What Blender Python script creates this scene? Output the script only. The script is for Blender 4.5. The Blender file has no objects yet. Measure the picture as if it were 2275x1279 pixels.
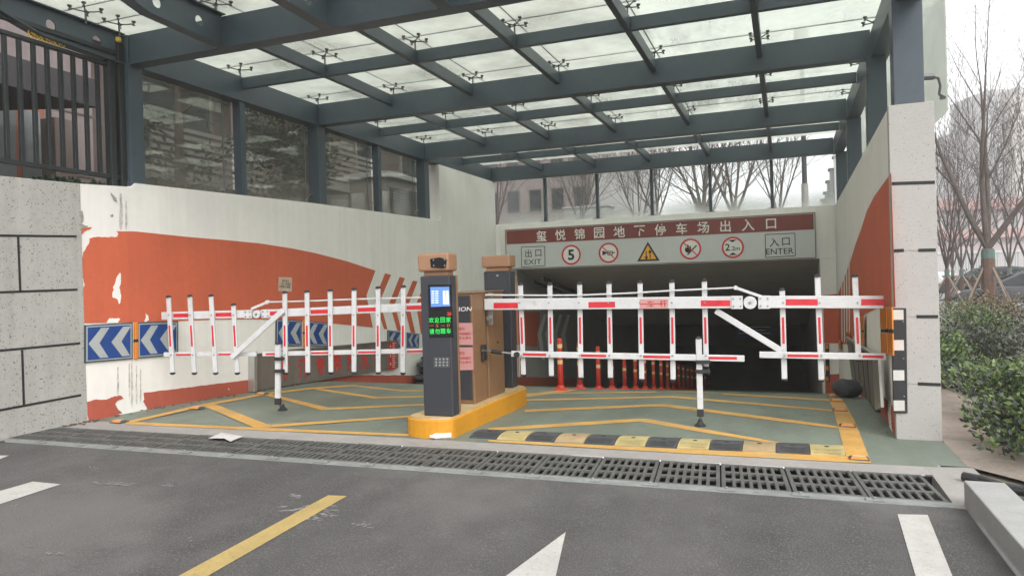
import bpy, bmesh, math, random
from mathutils import Vector, Matrix
R = math.radians
random.seed(7)
C = bpy.context.scene.collection
SC = bpy.context.scene

# ------------------------------------------------------------------ camera
F, CX, CY, EYE = 1612.28, 1137.5, 639.5, 1.5
YAW, PIT, ROL = -0.361117, -0.0058863, -0.0284016
def cam_axes():
    cy, sy, cp, sp = math.cos(YAW), math.sin(YAW), math.cos(PIT), math.sin(PIT)
    f = Vector((sy*cp, cy*cp, sp)); r = Vector((cy, -sy, 0)); u = r.cross(f)
    c, s = math.cos(ROL), math.sin(ROL)
    return c*r + s*u, -s*r + c*u, f
CR, CU, CF = cam_axes()
cd = bpy.data.cameras.new('camera'); cam = bpy.data.objects.new('camera', cd); C.objects.link(cam)
cd.sensor_width = 36; cd.lens = 36*F/2275; cd.clip_start = .05; cd.clip_end = 3000
m = Matrix((CR, CU, -CF)).transposed().to_4x4(); m.translation = (0, 0, EYE); cam.matrix_world = m
SC.camera = cam

# ------------------------------------------------------------------ world, sun, exposure
w = bpy.data.worlds.new('World'); SC.world = w; w.use_nodes = True
nt = w.node_tree; nt.nodes.clear()
sky = nt.nodes.new('ShaderNodeTexSky'); sky.sky_type = 'NISHITA'; sky.sun_disc = False
SUN_EL, SUN_AZ = R(40), R(140)          # azimuth clockwise from +Y
sky.sun_elevation = SUN_EL; sky.sun_rotation = SUN_AZ
sky.air_density = 1.0; sky.dust_density = 4.0; sky.ozone_density = 1.0
hs = nt.nodes.new('ShaderNodeHueSaturation'); hs.inputs['Saturation'].default_value = .12
mixw = nt.nodes.new('ShaderNodeMixRGB'); mixw.inputs[0].default_value = .65; mixw.inputs[2].default_value = (9.3, 9.25, 9.4, 1)
bg = nt.nodes.new('ShaderNodeBackground'); bg.inputs[1].default_value = .12
ow = nt.nodes.new('ShaderNodeOutputWorld')
nt.links.new(sky.outputs[0], hs.inputs['Color']); nt.links.new(hs.outputs[0], mixw.inputs[1])
nt.links.new(mixw.outputs[0], bg.inputs[0]); nt.links.new(bg.outputs[0], ow.inputs[0])
sl = bpy.data.lights.new('sun', 'SUN'); sl.energy = 1.3; sl.angle = R(40); sl.color = (1, .97, .93)
so = bpy.data.objects.new('sun', sl); C.objects.link(so); so.location = (10, -10, 40)
sd = Vector((math.sin(SUN_AZ)*math.cos(SUN_EL), math.cos(SUN_AZ)*math.cos(SUN_EL), math.sin(SUN_EL)))
so.rotation_euler = (-sd).to_track_quat('-Z', 'Y').to_euler()
SC.view_settings.view_transform = 'Standard'; SC.view_settings.look = 'None'
SC.view_settings.exposure = 0.98; SC.view_settings.gamma = 1
SC.cycles.use_denoising = True; SC.cycles.transparent_max_bounces = 24; SC.cycles.max_bounces = 8; SC.cycles.volume_bounces = 1

# ------------------------------------------------------------------ geometry of the site, seen from where the photograph was taken
def ray(x, y): return CR*((x-CX)/F) - CU*((y-CY)/F) + CF
def onX(x, y, X): r = ray(x, y); p = r*(X/r.x); p.z += EYE; return p
def onY(x, y, Y): r = ray(x, y); p = r*(Y/r.y); p.z += EYE; return p
def onZ(x, y, Z): r = ray(x, y); p = r*((Z-EYE)/r.z); p.z += EYE; return p
def atD(x, y, d): p = ray(x, y)*d; p.z += EYE; return p
def ramp(Y):
    if Y < 9.2: return 0
    if Y < 10.2: return -.0725*(Y-9.2)**2
    if Y < 28: return -.145*(Y-9.7)
    return -.145*18.3
def zg(X, Y):                                   # the pavement: slight cross fall from the left wall, then the ramp
    s = min(1.1, max(0, (.91-X)/7.9))
    L = .18 if Y < 6.3 else max(0, .18-(Y-6.3)*.16/4.3)
    return s*L + ramp(Y)
def G(x, y, up=0):                              # the pavement point under a photograph pixel
    r = ray(x, y); t = 2.0
    while t < 30:
        if EYE + r.z*t < zg(r.x*t, r.y*t): break
        t += .02
    a, b = t-.02, t
    for _ in range(12):
        c = (a+b)/2
        if EYE + r.z*c < zg(r.x*c, r.y*c): b = c
        else: a = c
    p = r*b; p.z = zg(p.x, p.y)+up; return p

# ------------------------------------------------------------------ materials
def new_mat(name):
    mt = bpy.data.materials.new(name); mt.use_nodes = True
    return mt, mt.node_tree, mt.node_tree.nodes['Principled BSDF']
def pm(name, col, rough=.6, var=.12, vs=2.5, bump=0, bs=60, metal=0, streak=0, speck=None, stain=None, emit=0, tracks=None):
    mt, t, b = new_mat(name); N = t.nodes; L = t.links
    b.inputs['Roughness'].default_value = rough; b.inputs['Metallic'].default_value = metal
    tc = N.new('ShaderNodeTexCoord')
    rgb = N.new('ShaderNodeRGB'); rgb.outputs[0].default_value = (*col, 1); out = rgb.outputs[0]
    def mul(fac, lo, hi, prev):
        mr = N.new('ShaderNodeMapRange'); mr.inputs['From Min'].default_value = .3; mr.inputs['From Max'].default_value = .7
        mr.inputs['To Min'].default_value = lo; mr.inputs['To Max'].default_value = hi; L.new(fac, mr.inputs[0])
        mx = N.new('ShaderNodeMixRGB'); mx.blend_type = 'MULTIPLY'; mx.inputs[0].default_value = 1
        L.new(prev, mx.inputs[1]); L.new(mr.outputs[0], mx.inputs[2]); return mx.outputs[0]
    def noise(scale, det=5, src=None, rgh=.6):
        n = N.new('ShaderNodeTexNoise'); n.inputs['Scale'].default_value = scale; n.inputs['Detail'].default_value = det
        n.inputs['Roughness'].default_value = rgh; L.new(src or tc.outputs['Object'], n.inputs['Vector']); return n.outputs['Fac']
    if var:
        out = mul(noise(vs), 1-var, 1+var*.6, out)
        out = mul(noise(vs*9, 4), 1-var*.5, 1+var*.4, out)
    if streak:
        mp = N.new('ShaderNodeMapping'); mp.inputs['Scale'].default_value = (5, 5, .22); L.new(tc.outputs['Object'], mp.inputs[0])
        out = mul(noise(1.6, 7, mp.outputs[0], .65), 1-streak, 1.03, out)
    if tracks:                                   # tyre-worn bands that run along the lane: (darkest, lightest, width scale)
        mp = N.new('ShaderNodeMapping'); mp.inputs['Scale'].default_value = (tracks[2], tracks[2]*.09, 1); L.new(tc.outputs['Object'], mp.inputs[0])
        out = mul(noise(1.0, 5, mp.outputs[0], .55), tracks[0], tracks[1], out)
    if stain:                                    # (colour, scale, threshold, strength)
        n = noise(stain[1], 6); cr = N.new('ShaderNodeMapRange'); cr.inputs['From Min'].default_value = stain[2]; cr.inputs['From Max'].default_value = stain[2]+.1
        cr.inputs['To Max'].default_value = stain[3]; L.new(n, cr.inputs[0])
        mx = N.new('ShaderNodeMixRGB'); L.new(cr.outputs[0], mx.inputs[0]); L.new(out, mx.inputs[1]); mx.inputs[2].default_value = (*stain[0], 1); out = mx.outputs[0]
    if speck:                                    # (colour, scale, threshold, strength)
        n = noise(speck[1], 2); cr = N.new('ShaderNodeMapRange'); cr.inputs['From Min'].default_value = speck[2]; cr.inputs['From Max'].default_value = speck[2]+.05
        cr.inputs['To Max'].default_value = speck[3]; L.new(n, cr.inputs[0])
        mx = N.new('ShaderNodeMixRGB'); L.new(cr.outputs[0], mx.inputs[0]); L.new(out, mx.inputs[1]); mx.inputs[2].default_value = (*speck[0], 1); out = mx.outputs[0]
    L.new(out, b.inputs['Base Color'])
    if emit:
        L.new(out, b.inputs['Emission Color']); b.inputs['Emission Strength'].default_value = emit
    if bump:
        bp = N.new('ShaderNodeBump'); bp.inputs['Strength'].default_value = bump; bp.inputs['Distance'].default_value = .01
        L.new(noise(bs, 4), bp.inputs['Height']); L.new(bp.outputs[0], b.inputs['Normal'])
    return mt
def glass(name, tint, dirt, dirtcol, gloss=.08, scale=1.2, mn=.3, zfade=None, tl=.6):
    mt = bpy.data.materials.new(name); mt.use_nodes = True; t = mt.node_tree; N = t.nodes; L = t.links; N.clear()
    o = N.new('ShaderNodeOutputMaterial'); tr = N.new('ShaderNodeBsdfTransparent'); tr.inputs[0].default_value = (*tint, 1)
    gl = N.new('ShaderNodeBsdfGlossy'); gl.inputs['Roughness'].default_value = .02
    df = N.new('ShaderNodeBsdfDiffuse'); df.inputs[0].default_value = (*dirtcol, 1)
    tn = N.new('ShaderNodeBsdfTranslucent'); tn.inputs[0].default_value = (*dirtcol, 1)
    md = N.new('ShaderNodeMixShader'); md.inputs[0].default_value = tl; L.new(df.outputs[0], md.inputs[1]); L.new(tn.outputs[0], md.inputs[2])
    tc = N.new('ShaderNodeTexCoord'); nz = N.new('ShaderNodeTexNoise'); nz.inputs['Scale'].default_value = scale; nz.inputs['Detail'].default_value = 6
    L.new(tc.outputs['Object'], nz.inputs[0])
    mr = N.new('ShaderNodeMapRange'); mr.inputs['From Min'].default_value = .3; mr.inputs['From Max'].default_value = .7
    mr.inputs['To Min'].default_value = dirt*mn; mr.inputs['To Max'].default_value = dirt; L.new(nz.outputs['Fac'], mr.inputs[0]); fac = mr.outputs[0]
    if zfade:                                    # splash dirt that settles at the foot of an upright pane
        sp = N.new('ShaderNodeSeparateXYZ'); L.new(tc.outputs['Object'], sp.inputs[0])
        m2 = N.new('ShaderNodeMapRange'); m2.inputs['From Min'].default_value = zfade[1]; m2.inputs['From Max'].default_value = zfade[0]
        m2.inputs['To Min'].default_value = 0; m2.inputs['To Max'].default_value = zfade[2]; L.new(sp.outputs['Z'], m2.inputs[0])
        mm = N.new('ShaderNodeMath'); mm.operation = 'MULTIPLY_ADD'; L.new(m2.outputs[0], mm.inputs[0]); L.new(nz.outputs['Fac'], mm.inputs[1]); L.new(fac, mm.inputs[2]); mm.use_clamp = True; fac = mm.outputs[0]
    m1 = N.new('ShaderNodeMixShader'); L.new(fac, m1.inputs[0]); L.new(tr.outputs[0], m1.inputs[1]); L.new(md.outputs[0], m1.inputs[2])
    fr = N.new('ShaderNodeFresnel'); fr.inputs[0].default_value = 1.45
    m3 = N.new('ShaderNodeMixShader'); mg = N.new('ShaderNodeMath'); mg.operation = 'MULTIPLY'; mg.inputs[1].default_value = gloss*10
    L.new(fr.outputs[0], mg.inputs[0]); L.new(mg.outputs[0], m3.inputs[0]); L.new(m1.outputs[0], m3.inputs[1]); L.new(gl.outputs[0], m3.inputs[2])
    L.new(m3.outputs[0], o.inputs[0]); return mt
def emis(name, col, s):
    mt, t, b = new_mat(name); b.inputs['Base Color'].default_value = (.01, .01, .01, 1)
    b.inputs['Emission Color'].default_value = (*col, 1); b.inputs['Emission Strength'].default_value = s; return mt

M = {}
M['asphalt'] = pm('asphalt', (.092, .088, .086), .85, .26, .5, 1.0, 110, speck=((.20, .196, .19), 115, .56, .6), stain=((.15, .145, .138), .55, .52, .6), tracks=(.66, 1.2, 1.1))
M['epoxy'] = pm('green_epoxy', (.180, .212, .172), .55, .16, 1.1, .12, 60, stain=((.085, .098, .085), 2.6, .60, .55), speck=((.42, .43, .40), 22, .695, .7), tracks=(.74, 1.12, 1.5))
M['yellow_line'] = pm('yellow_line', (.62, .345, .085), .6, .22, 3.5, stain=((.42, .33, .16), 5, .56, .75), speck=((.22, .25, .2), 34, .66, .8))
M['road_yellow'] = pm('road_yellow', (.43, .315, .115), .75, .14, 4, .4, 150, speck=((.24, .2, .13), 60, .62, .7))
M['road_white'] = pm('road_white', (.47, .46, .43), .75, .12, 4, .4, 150, speck=((.24, .24, .23), 60, .63, .7))
M['grime'] = pm('grime', (.60, .575, .53), .9, .4, 9)
M['render_coat'] = pm('bare_render', (.34, .33, .31), .9, .3, 14)
M['debris'] = pm('debris', (.12, .095, .075), .95, .4, 14, .8, 60)
M['scuff'] = pm('scuff', (.27, .265, .26), .85, .4, 12, .6, 130)
M['concrete'] = pm('concrete', (.33, .31, .295), .85, .14, 2, .4, 60, stain=((.27, .29, .26), 2.5, .6, .5))
M['granite'] = pm('granite', (.34, .34, .33), .75, .1, 6, .3, 120, speck=((.2, .2, .2), 160, .6, .5))
M['stone'] = pm('stone_paint', (.42, .41, .385), .85, .1, 2, .35, 70, speck=((.13, .12, .09), 46, .622, .85), streak=.12)
M['pillar'] = pm('pillar_paint', (.415, .403, .385), .85, .06, 2, .3, 80, speck=((.2, .19, .17), 52, .64, .8))
M['wall'] = pm('white_wall', (.86, .835, .80), .8, .05, 1.2, .08, 40, streak=.06)
M['orange'] = pm('orange_mural', (.60, .128, .060), .75, .08, 1.5, .05, 60, streak=.07)
M['redbase'] = pm('red_base', (.46, .10, .06), .75, .1, 2, streak=.1, speck=((.72, .68, .62), 12, .72, .9))
M['joint'] = pm('black_joint', (.015, .015, .015), .7, 0)
M['steel'] = pm('steel_paint', (.060, .080, .098), .42, .13, 1.4)
M['steel_dark'] = pm('dark_fitting', (.11, .115, .115), .4, .1, 5, metal=.4)
M['seal'] = pm('sealant', (.03, .04, .035), .6, 0)
M['roofglass'] = glass('roof_glass', (.81, .85, .80), .55, (.84, .87, .81), .03, 1.1, .3, tl=.9)
M['sideglass'] = glass('side_glass', (.80, .82, .78), .15, (.52, .50, .46), .045, 1.0, .3, (-.15, .35, .32))
M['backglass'] = glass('back_glass', (.93, .95, .94), .05, (.75, .78, .74), .05, 1.0, .3, (.02, .42, .9))
M['outerglass'] = glass('outer_glass', (.80, .84, .79), .5, (.86, .88, .83), .05, .8, .7, tl=.8)
M['iron'] = pm('black_iron', (.022, .026, .027), .4, .1, 4)
M['gold'] = pm('gold_paint', (.85, .60, .08), .45, .15, 30)
M['blue'] = pm('sign_blue', (.018, .065, .26), .35, .06, 3, streak=.12)
M['signgrey'] = pm('chevron_grey', (.42, .45, .44), .4, .08, 4)
M['signborder'] = pm('sign_border', (.05, .075, .09), .4, .1, 4)
M['reflorange'] = pm('orange_reflector', (.70, .23, .03), .35, .1, 12)
M['rubber'] = pm('black_rubber', (.022, .022, .024), .6, .2, 8, .2, 60)
M['rubgrey'] = pm('worn_rubber', (.062, .064, .068), .65, .25, 9, .3, 60, speck=((.2, .2, .19), 30, .66, .5))
M['rubyellow'] = pm('hump_yellow', (.47, .39, .18), .6, .2, 5, .3, 60, stain=((.3, .25, .14), 8, .62, .7))
M['rubyellow2'] = pm('faded_hump_yellow', (.38, .28, .15), .65, .2, 5, .3, 60, stain=((.3, .22, .13), 8, .58, .7))
M['reflwhite'] = pm('reflective_white', (.60, .59, .55), .35, .08, 10)
M['armwhite'] = pm('arm_white', (.60, .605, .61), .38, .10, 5, stain=((.42, .41, .38), 9, .60, .5))
M['armred'] = pm('arm_red', (.62, .022, .035), .35, .22, 14)
M['bolt'] = pm('bolt_steel', (.34, .35, .35), .35, .1, 10, metal=.8)
M['kiosk'] = pm('kiosk_charcoal', (.038, .041, .050), .42, .06, 3)
M['tan'] = pm('kiosk_tan', (.34, .185, .105), .42, .05, 3)
M['brown'] = pm('cabinet_brown', (.235, .13, .066), .45, .1, 2, streak=.12)
M['black_gloss'] = pm('black_glass', (.008, .008, .01), .12, 0)
M['pink'] = pm('pink_paper', (.58, .29, .28), .8, .05, 6)
M['cream'] = pm('cream_paper', (.58, .45, .35), .8, .06, 8)
M['ink'] = pm('ink', (.05, .035, .03), .7, 0)
M['inkred'] = pm('red_ink', (.45, .03, .03), .7, 0)
M['island'] = pm('island_yellow', (.60, .27, .012), .55, .12, 3, .2, 40, stain=((.45, .27, .06), 5, .66, .6))
M['islandtop'] = pm('island_top', (.55, .38, .18), .75, .2, 4, .2, 40, stain=((.5, .42, .3), 4, .55, .7))
M['boardgrey'] = pm('sign_panel', (.58, .60, .59), .35, .05, 2)
M['maroon'] = pm('sign_maroon', (.22, .045, .035), .4, .1, 2, streak=.1)
M['signwhite'] = pm('sign_letter', (.80, .78, .74), .5, .05, 6)
M['signblack'] = pm('sign_black', (.02, .02, .02), .5, 0)
M['signbrown'] = pm('sign_brown', (.10, .045, .035), .5, 0)
M['signred'] = pm('sign_red', (.62, .02, .035), .4, .05, 6)
M['signyellow'] = pm('sign_yellow', (.85, .42, .02), .4, .05, 6)
M['inox'] = pm('brushed_steel', (.21, .18, .155), .5, .15, 2, metal=.15, streak=.2)
M['inoxedge'] = pm('bright_steel', (.5, .5, .48), .35, .1, 5, metal=.7)
M['boardred'] = pm('red_letter', (.58, .03, .025), .55, .15, 12)
M['sandbag'] = pm('sandbag', (.045, .05, .05), .8, .3, 5, .6, 60)
M['postred'] = pm('post_red', (.60, .04, .028), .45, .1, 6)
M['postband'] = pm('post_band', (.80, .58, .25), .4, .1, 8)
M['cast'] = pm('cast_iron', (.115, .115, .108), .6, .3, 5, .3, 50, metal=.15, stain=((.16, .11, .08), 3, .6, .5))
M['pit'] = pm('drain_pit', (.012, .011, .012), .9, .2, 8)
M['angle'] = pm('drain_angle', (.25, .265, .255), .6, .25, 5, .4, 40, stain=((.16, .14, .12), 7, .58, .8))
M['dirt'] = pm('dirt', (.29, .245, .205), .95, .25, 2.5, .8, 25, stain=((.22, .17, .13), 3, .56, .6))
M['tile'] = pm('paving_tile', (.36, .38, .35), .8, .15, 3, .3, 60)
M['soil'] = pm('ground', (.17, .155, .12), .95, .3, 1.0, .6, 15)
M['carpark'] = pm('car_park', (.20, .20, .20), .9, .2, .5)
M['bark'] = pm('bark', (.095, .075, .065), .9, .3, 5, .6, 40)
M['bark2'] = pm('bark_grey', (.12, .10, .092), .9, .3, 5, .6, 40)
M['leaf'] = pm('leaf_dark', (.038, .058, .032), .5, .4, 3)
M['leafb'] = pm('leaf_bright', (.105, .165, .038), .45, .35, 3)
M['leafd'] = pm('leaf_dry', (.20, .135, .075), .7, .4, 3)
M['leafe'] = pm('leaf_evergreen', (.080, .082, .062), .55, .45, 1.5)
M['facade'] = pm('facade_stone', (.235, .195, .19), .75, .15, .8, .1, 20, streak=.15)
M['facade2'] = pm('facade_brown', (.17, .135, .118), .75, .2, .6, streak=.15)
M['eave'] = pm('eave', (.035, .032, .035), .7, .1, 2)
M['slat'] = pm('balcony_slat', (.29, .27, .25), .6, .1, 3)
M['woodframe'] = pm('door_frame', (.30, .12, .065), .5, .15, 4)
M['window'] = pm('window_glass', (.20, .22, .22), .08, .1, 1)
M['windark'] = pm('window_dark', (.03, .035, .04), .08, 0)
M['tower'] = pm('tower', (.40, .39, .385), .8, .06, .06)
M['towerb'] = pm('tower_tan', (.55, .50, .44), .8, .06, .06)
M['mall'] = pm('mall_wall', (.42, .35, .345), .8, .1, .1)
M['mallroof'] = pm('mall_roof', (.32, .19, .175), .7, .1, .3)
M['fencew'] = pm('fence_white', (.46, .47, .46), .6, .05, 3)
M['carw'] = pm('car_white', (.7, .71, .72), .25, .02, 3)
M['card'] = pm('car_dark', (.07, .075, .085), .25, .04, 3)
M['carg'] = pm('car_grey', (.12, .125, .13), .25, .04, 3)
M['tyre'] = pm('tyre', (.015, .015, .015), .8, .1, 9)
M['tunnel'] = pm('shaded_tunnel_white', (.42, .41, .40), .85, .12, 1, streak=.15)  # white passage wall, greyed so that its shade sits in the colour
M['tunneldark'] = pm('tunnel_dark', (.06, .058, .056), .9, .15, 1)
M['ceil'] = pm('tunnel_ceiling', (.52, .46, .42), .9, .1, 1)
M['infoblue'] = pm('info_blue', (.03, .08, .25), .5, .05, 3)
M['plastic'] = pm('white_plastic', (.82, .80, .80), .35, .03, 8)
M['film'] = pm('plastic_film', (.62, .60, .60), .35, .12, 14)
M['bag_tie'] = pm('bag_tie', (.4, .4, .37), .7, .1, 8)
M['wrap'] = pm('tree_wrap', (.09, .15, .13), .8, .2, 8)
M['strawwrap'] = pm('straw_wrap', (.125, .075, .055), .9, .3, 14, .5, 60)
M['pole'] = pm('support_pole', (.22, .17, .13), .85, .2, 5)
M['screen_blue'] = emis('screen_blue', (.10, .22, .62), .9)
M['screen_white'] = emis('screen_white', (.75, .85, 1), .95)
M['led_green'] = emis('led_green', (.02, .75, .10), .8)
M['led_red'] = emis('led_red', (.9, .04, .02), .8)
M['led_orange'] = emis('led_orange', (.6, .16, .02), .55)

# ------------------------------------------------------------------ builders
WL = {}
class MB:
    def __init__(s): s.v = []; s.f = []; s.mi = []; s.cur = 0
    def add(s, vs, fs):
        n = len(s.v); s.v += [Vector(v) for v in vs]; s.f += [tuple(i+n for i in f) for f in fs]; s.mi += [s.cur]*len(fs); return s
    def box(s, a, b):
        (x0, y0, z0), (x1, y1, z1) = a, b
        x0, x1 = min(x0, x1), max(x0, x1); y0, y1 = min(y0, y1), max(y0, y1); z0, z1 = min(z0, z1), max(z0, z1)
        return s.add([(x0,y0,z0),(x1,y0,z0),(x1,y1,z0),(x0,y1,z0),(x0,y0,z1),(x1,y0,z1),(x1,y1,z1),(x0,y1,z1)],
                     [(3,2,1,0),(4,5,6,7),(0,1,5,4),(1,2,6,5),(2,3,7,6),(3,0,4,7)])
    def hexa(s, q0, q1):                                   # two quads, same winding
        return s.add(list(q0)+list(q1), [(3,2,1,0),(4,5,6,7),(0,1,5,4),(1,2,6,5),(2,3,7,6),(3,0,4,7)])
    def bar(s, p, q, h, d, up=Vector((0, 0, 1))):          # h along up, d across
        p, q = Vector(p), Vector(q); ax = (q-p).normalized(); sd = ax.cross(up)
        if sd.length < 1e-4: sd = Vector((1, 0, 0))
        sd.normalize(); u = sd.cross(ax).normalized(); a, b = u*h/2, sd*d/2
        return s.hexa([p-a-b, p-a+b, p+a+b, p+a-b], [q-a-b, q-a+b, q+a+b, q+a-b])
    def tube(s, p, q, r0, r1=None, n=8, cap=True):
        p, q = Vector(p), Vector(q); r1 = r0 if r1 is None else r1; ax = q-p
        if ax.length < 1e-6: return s
        ax.normalize(); a = ax.orthogonal().normalized(); b = ax.cross(a)
        vs = [c+(a*math.cos(2*math.pi*i/n)+b*math.sin(2*math.pi*i/n))*r for c, r in ((p, r0), (q, r1)) for i in range(n)]
        fs = [(i, (i+1)%n, n+(i+1)%n, n+i) for i in range(n)]
        if cap: fs += [tuple(range(n-1, -1, -1)), tuple(range(n, 2*n))]
        return s.add(vs, fs)
    def path(s, pts, r, n=6):
        for a, b in zip(pts, pts[1:]): s.tube(a, b, r, r, n)
        return s
    def prism(s, pts, vec):
        pts = [Vector(p) for p in pts]; v = Vector(vec); n = len(pts)
        nrm = sum(((pts[i]-pts[0]).cross(pts[(i+1)%n]-pts[0]) for i in range(1, n)), Vector())
        if nrm.dot(v) > 0: pts = pts[::-1]
        return s.add(pts+[p+v for p in pts], [tuple(range(n)), tuple(range(2*n-1, n-1, -1))]+[(i, n+i, n+(i+1)%n, (i+1)%n) for i in range(n)])
    def lathe(s, c, prof, n=16):                           # prof: (r, z) from bottom to top
        c = Vector(c); vs = []; fs = []
        for r, z in prof: vs += [c+Vector((r*math.cos(2*math.pi*i/n), r*math.sin(2*math.pi*i/n), z)) for i in range(n)]
        for k in range(len(prof)-1): fs += [(k*n+i, k*n+(i+1)%n, (k+1)*n+(i+1)%n, (k+1)*n+i) for i in range(n)]
        fs += [tuple(range(n-1, -1, -1)), tuple(range((len(prof)-1)*n, len(prof)*n))]
        return s.add(vs, fs)
    def ball(s, c, r, n=10, k=6, sq=(1, 1, 1)):
        c = Vector(c); vs = []; fs = []
        for j in range(k+1):
            th = math.pi*j/k
            vs += [c+Vector((r*sq[0]*math.sin(th)*math.cos(2*math.pi*i/n), r*sq[1]*math.sin(th)*math.sin(2*math.pi*i/n), -r*sq[2]*math.cos(th))) for i in range(n)]
        for j in range(k): fs += [(j*n+i, j*n+(i+1)%n, (j+1)*n+(i+1)%n, (j+1)*n+i) for i in range(n)]
        return s.add(vs, fs)
    def leaf(s, p, d, size, wd=.5):
        d = Vector(d).normalized(); a = d.orthogonal().normalized(); a = (a*math.cos(q := random.random()*6.28)+d.cross(a)*math.sin(q))*size*wd*.5
        d = d*size; return s.add([p, p+d*.5+a, p+d, p+d*.5-a], [(0, 1, 2, 3)])
    def build(s, name, mats, parent=None, bevel=0, seg=2, smooth=False):
        me = bpy.data.meshes.new(name); off = WL.get(parent.name, Vector()) if parent else Vector()
        me.from_pydata([v-off for v in s.v], [], s.f)
        for k in (mats if isinstance(mats, (list, tuple)) else [mats]): me.materials.append(M[k] if isinstance(k, str) else k)
        me.polygons.foreach_set('material_index', s.mi)
        if smooth: me.polygons.foreach_set('use_smooth', [True]*len(me.polygons))
        me.update(); o = bpy.data.objects.new(name, me); C.objects.link(o)
        if parent: o.parent = parent; WL[o.name] = off
        if bevel:
            bm = o.modifiers.new('edge', 'BEVEL'); bm.width = bevel; bm.segments = seg; bm.limit_method = 'ANGLE'; bm.angle_limit = R(40)
        return o
def tag(o, label, cat, group=None):
    o['label'] = label; o['category'] = cat
    if group: o['group'] = group
    return o
def thing(name, label, cat, loc=(0, 0, 0), group=None):
    o = bpy.data.objects.new(name, None); o.empty_display_size = .1; C.objects.link(o); o.location = loc; WL[o.name] = Vector(loc)
    return tag(o, label, cat, group)
def struct(o, kind='structure'): o['kind'] = kind; return o
def dup(root, loc, label, scale=None, rotz=None):
    def cp(o, par):
        c = o.copy(); C.objects.link(c)
        if par: c.parent = par
        for ch in o.children: cp(ch, c)
        return c
    r = cp(root, None); r.location = loc; r['label'] = label
    if scale: r.scale = scale
    if rotz is not None: r.rotation_euler = (0, 0, rotz)
    WL[r.name] = Vector(loc); return r
def text(body, name, mt, parent, o, xd, yd, size, bold=0, sx=1, ext=.0015):
    cu = bpy.data.curves.new('t', 'FONT'); cu.body = body; cu.size = 1; cu.align_x = 'CENTER'; cu.align_y = 'CENTER'; cu.offset = bold; cu.resolution_u = 3
    ob = bpy.data.objects.new('t', cu); C.objects.link(ob)
    dg = bpy.context.evaluated_depsgraph_get(); dg.update(); me = bpy.data.meshes.new_from_object(ob.evaluated_get(dg))
    bpy.data.objects.remove(ob)
    xs = [v.co.x for v in me.vertices]; ys = [v.co.y for v in me.vertices]
    cx, cy = (min(xs)+max(xs))/2, (min(ys)+max(ys))/2; k = size/(max(ys)-min(ys))
    xd, yd = Vector(xd).normalized(), Vector(yd).normalized(); nn = xd.cross(yd); off = WL.get(parent.name, Vector())
    for v in me.vertices: v.co = Vector(o)+xd*(v.co.x-cx)*k*sx+yd*(v.co.y-cy)*k+nn*ext-off
    me.materials.clear(); me.materials.append(M[mt]); me.name = name
    for p in me.polygons: p.material_index = 0
    r = bpy.data.objects.new(name, me); C.objects.link(r); r.parent = parent; WL[r.name] = off; return r
def chars(body, name, mt, parent, p0, p1, h, bold=0, up=(0, 0, 1), sx=1, fw=None):
    """one lettering mesh: the characters spread evenly with their centres from p0 to p1"""
    p0, p1 = Vector(p0), Vector(p1); n = len(body); obs = []
    for i, ch in enumerate(body):
        if ch == ' ': continue
        p = p0.lerp(p1, i/max(1, n-1))
        hh = h(i) if callable(h) else h
        if ch in '一': hh *= .12
        if ch in '口': hh *= .85
        if ch in '下': hh *= .93
        obs.append(text(ch, name, mt, parent, p, (p1-p0), up, hh, bold, sx))
    if len(obs) > 1:
        bm = bmesh.new()
        for o in obs: bm.from_mesh(o.data)
        bm.to_mesh(obs[0].data); bm.free()
        for o in obs[1:]: bpy.data.objects.remove(o)
    return obs[0]
def strip(A, B, n, up=.004):                               # pavement paint between two pixel polylines
    def samp(P, t):
        d = [math.dist(a, b) for a, b in zip(P, P[1:])]; T = sum(d)*t
        for i, k in enumerate(d):
            if T <= k or i == len(d)-1: u = T/k if k else 0; return (P[i][0]+(P[i+1][0]-P[i][0])*u, P[i][1]+(P[i+1][1]-P[i][1])*u)
            T -= k
    vs = []
    for i in range(n+1):
        a, b = G(*samp(A, i/n), up), G(*samp(B, i/n), up)
        m_ = (a+b)/2; m_.z = zg(m_.x, m_.y)+up; vs += [a, m_, b]
    mb = MB(); mb.add(vs, [f for i in range(n) for f in ((3*i, 3*i+1, 3*i+4, 3*i+3), (3*i+1, 3*i+2, 3*i+5, 3*i+4))])
    for k, f in enumerate(mb.f):
        a, b, c = (mb.v[j] for j in f[:3])
        if (b-a).cross(c-a).z < 0: mb.f[k] = f[::-1]
    return mb
def poly_on(fn, pts, vec): return MB().prism([fn(*p) for p in pts], vec)

# ================================================================== GROUND
XL, PY = -6.93, 17.3                                       # inner face of the left wall, plane of the portal
def grid(xs, ys, name, mt, up=0):
    mb = MB(); nx = len(xs)
    mb.add([(x, y, zg(x, y)+up) for y in ys for x in xs], [(j*nx+i, j*nx+i+1, (j+1)*nx+i+1, (j+1)*nx+i) for j in range(len(ys)-1) for i in range(nx-1)])
    return struct(mb.build(name, mt))
frange = lambda a, b, n: [a+(b-a)*i/n for i in range(n+1)]
DRL, DRR = G(155, 950), G(2068, 1054); DFL, DFR = G(88, 990), G(2098, 1127)   # corners of the drain
DRL.x = DFL.x = XL+.02
def lerp(a, b, t): return a+(b-a)*t
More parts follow.
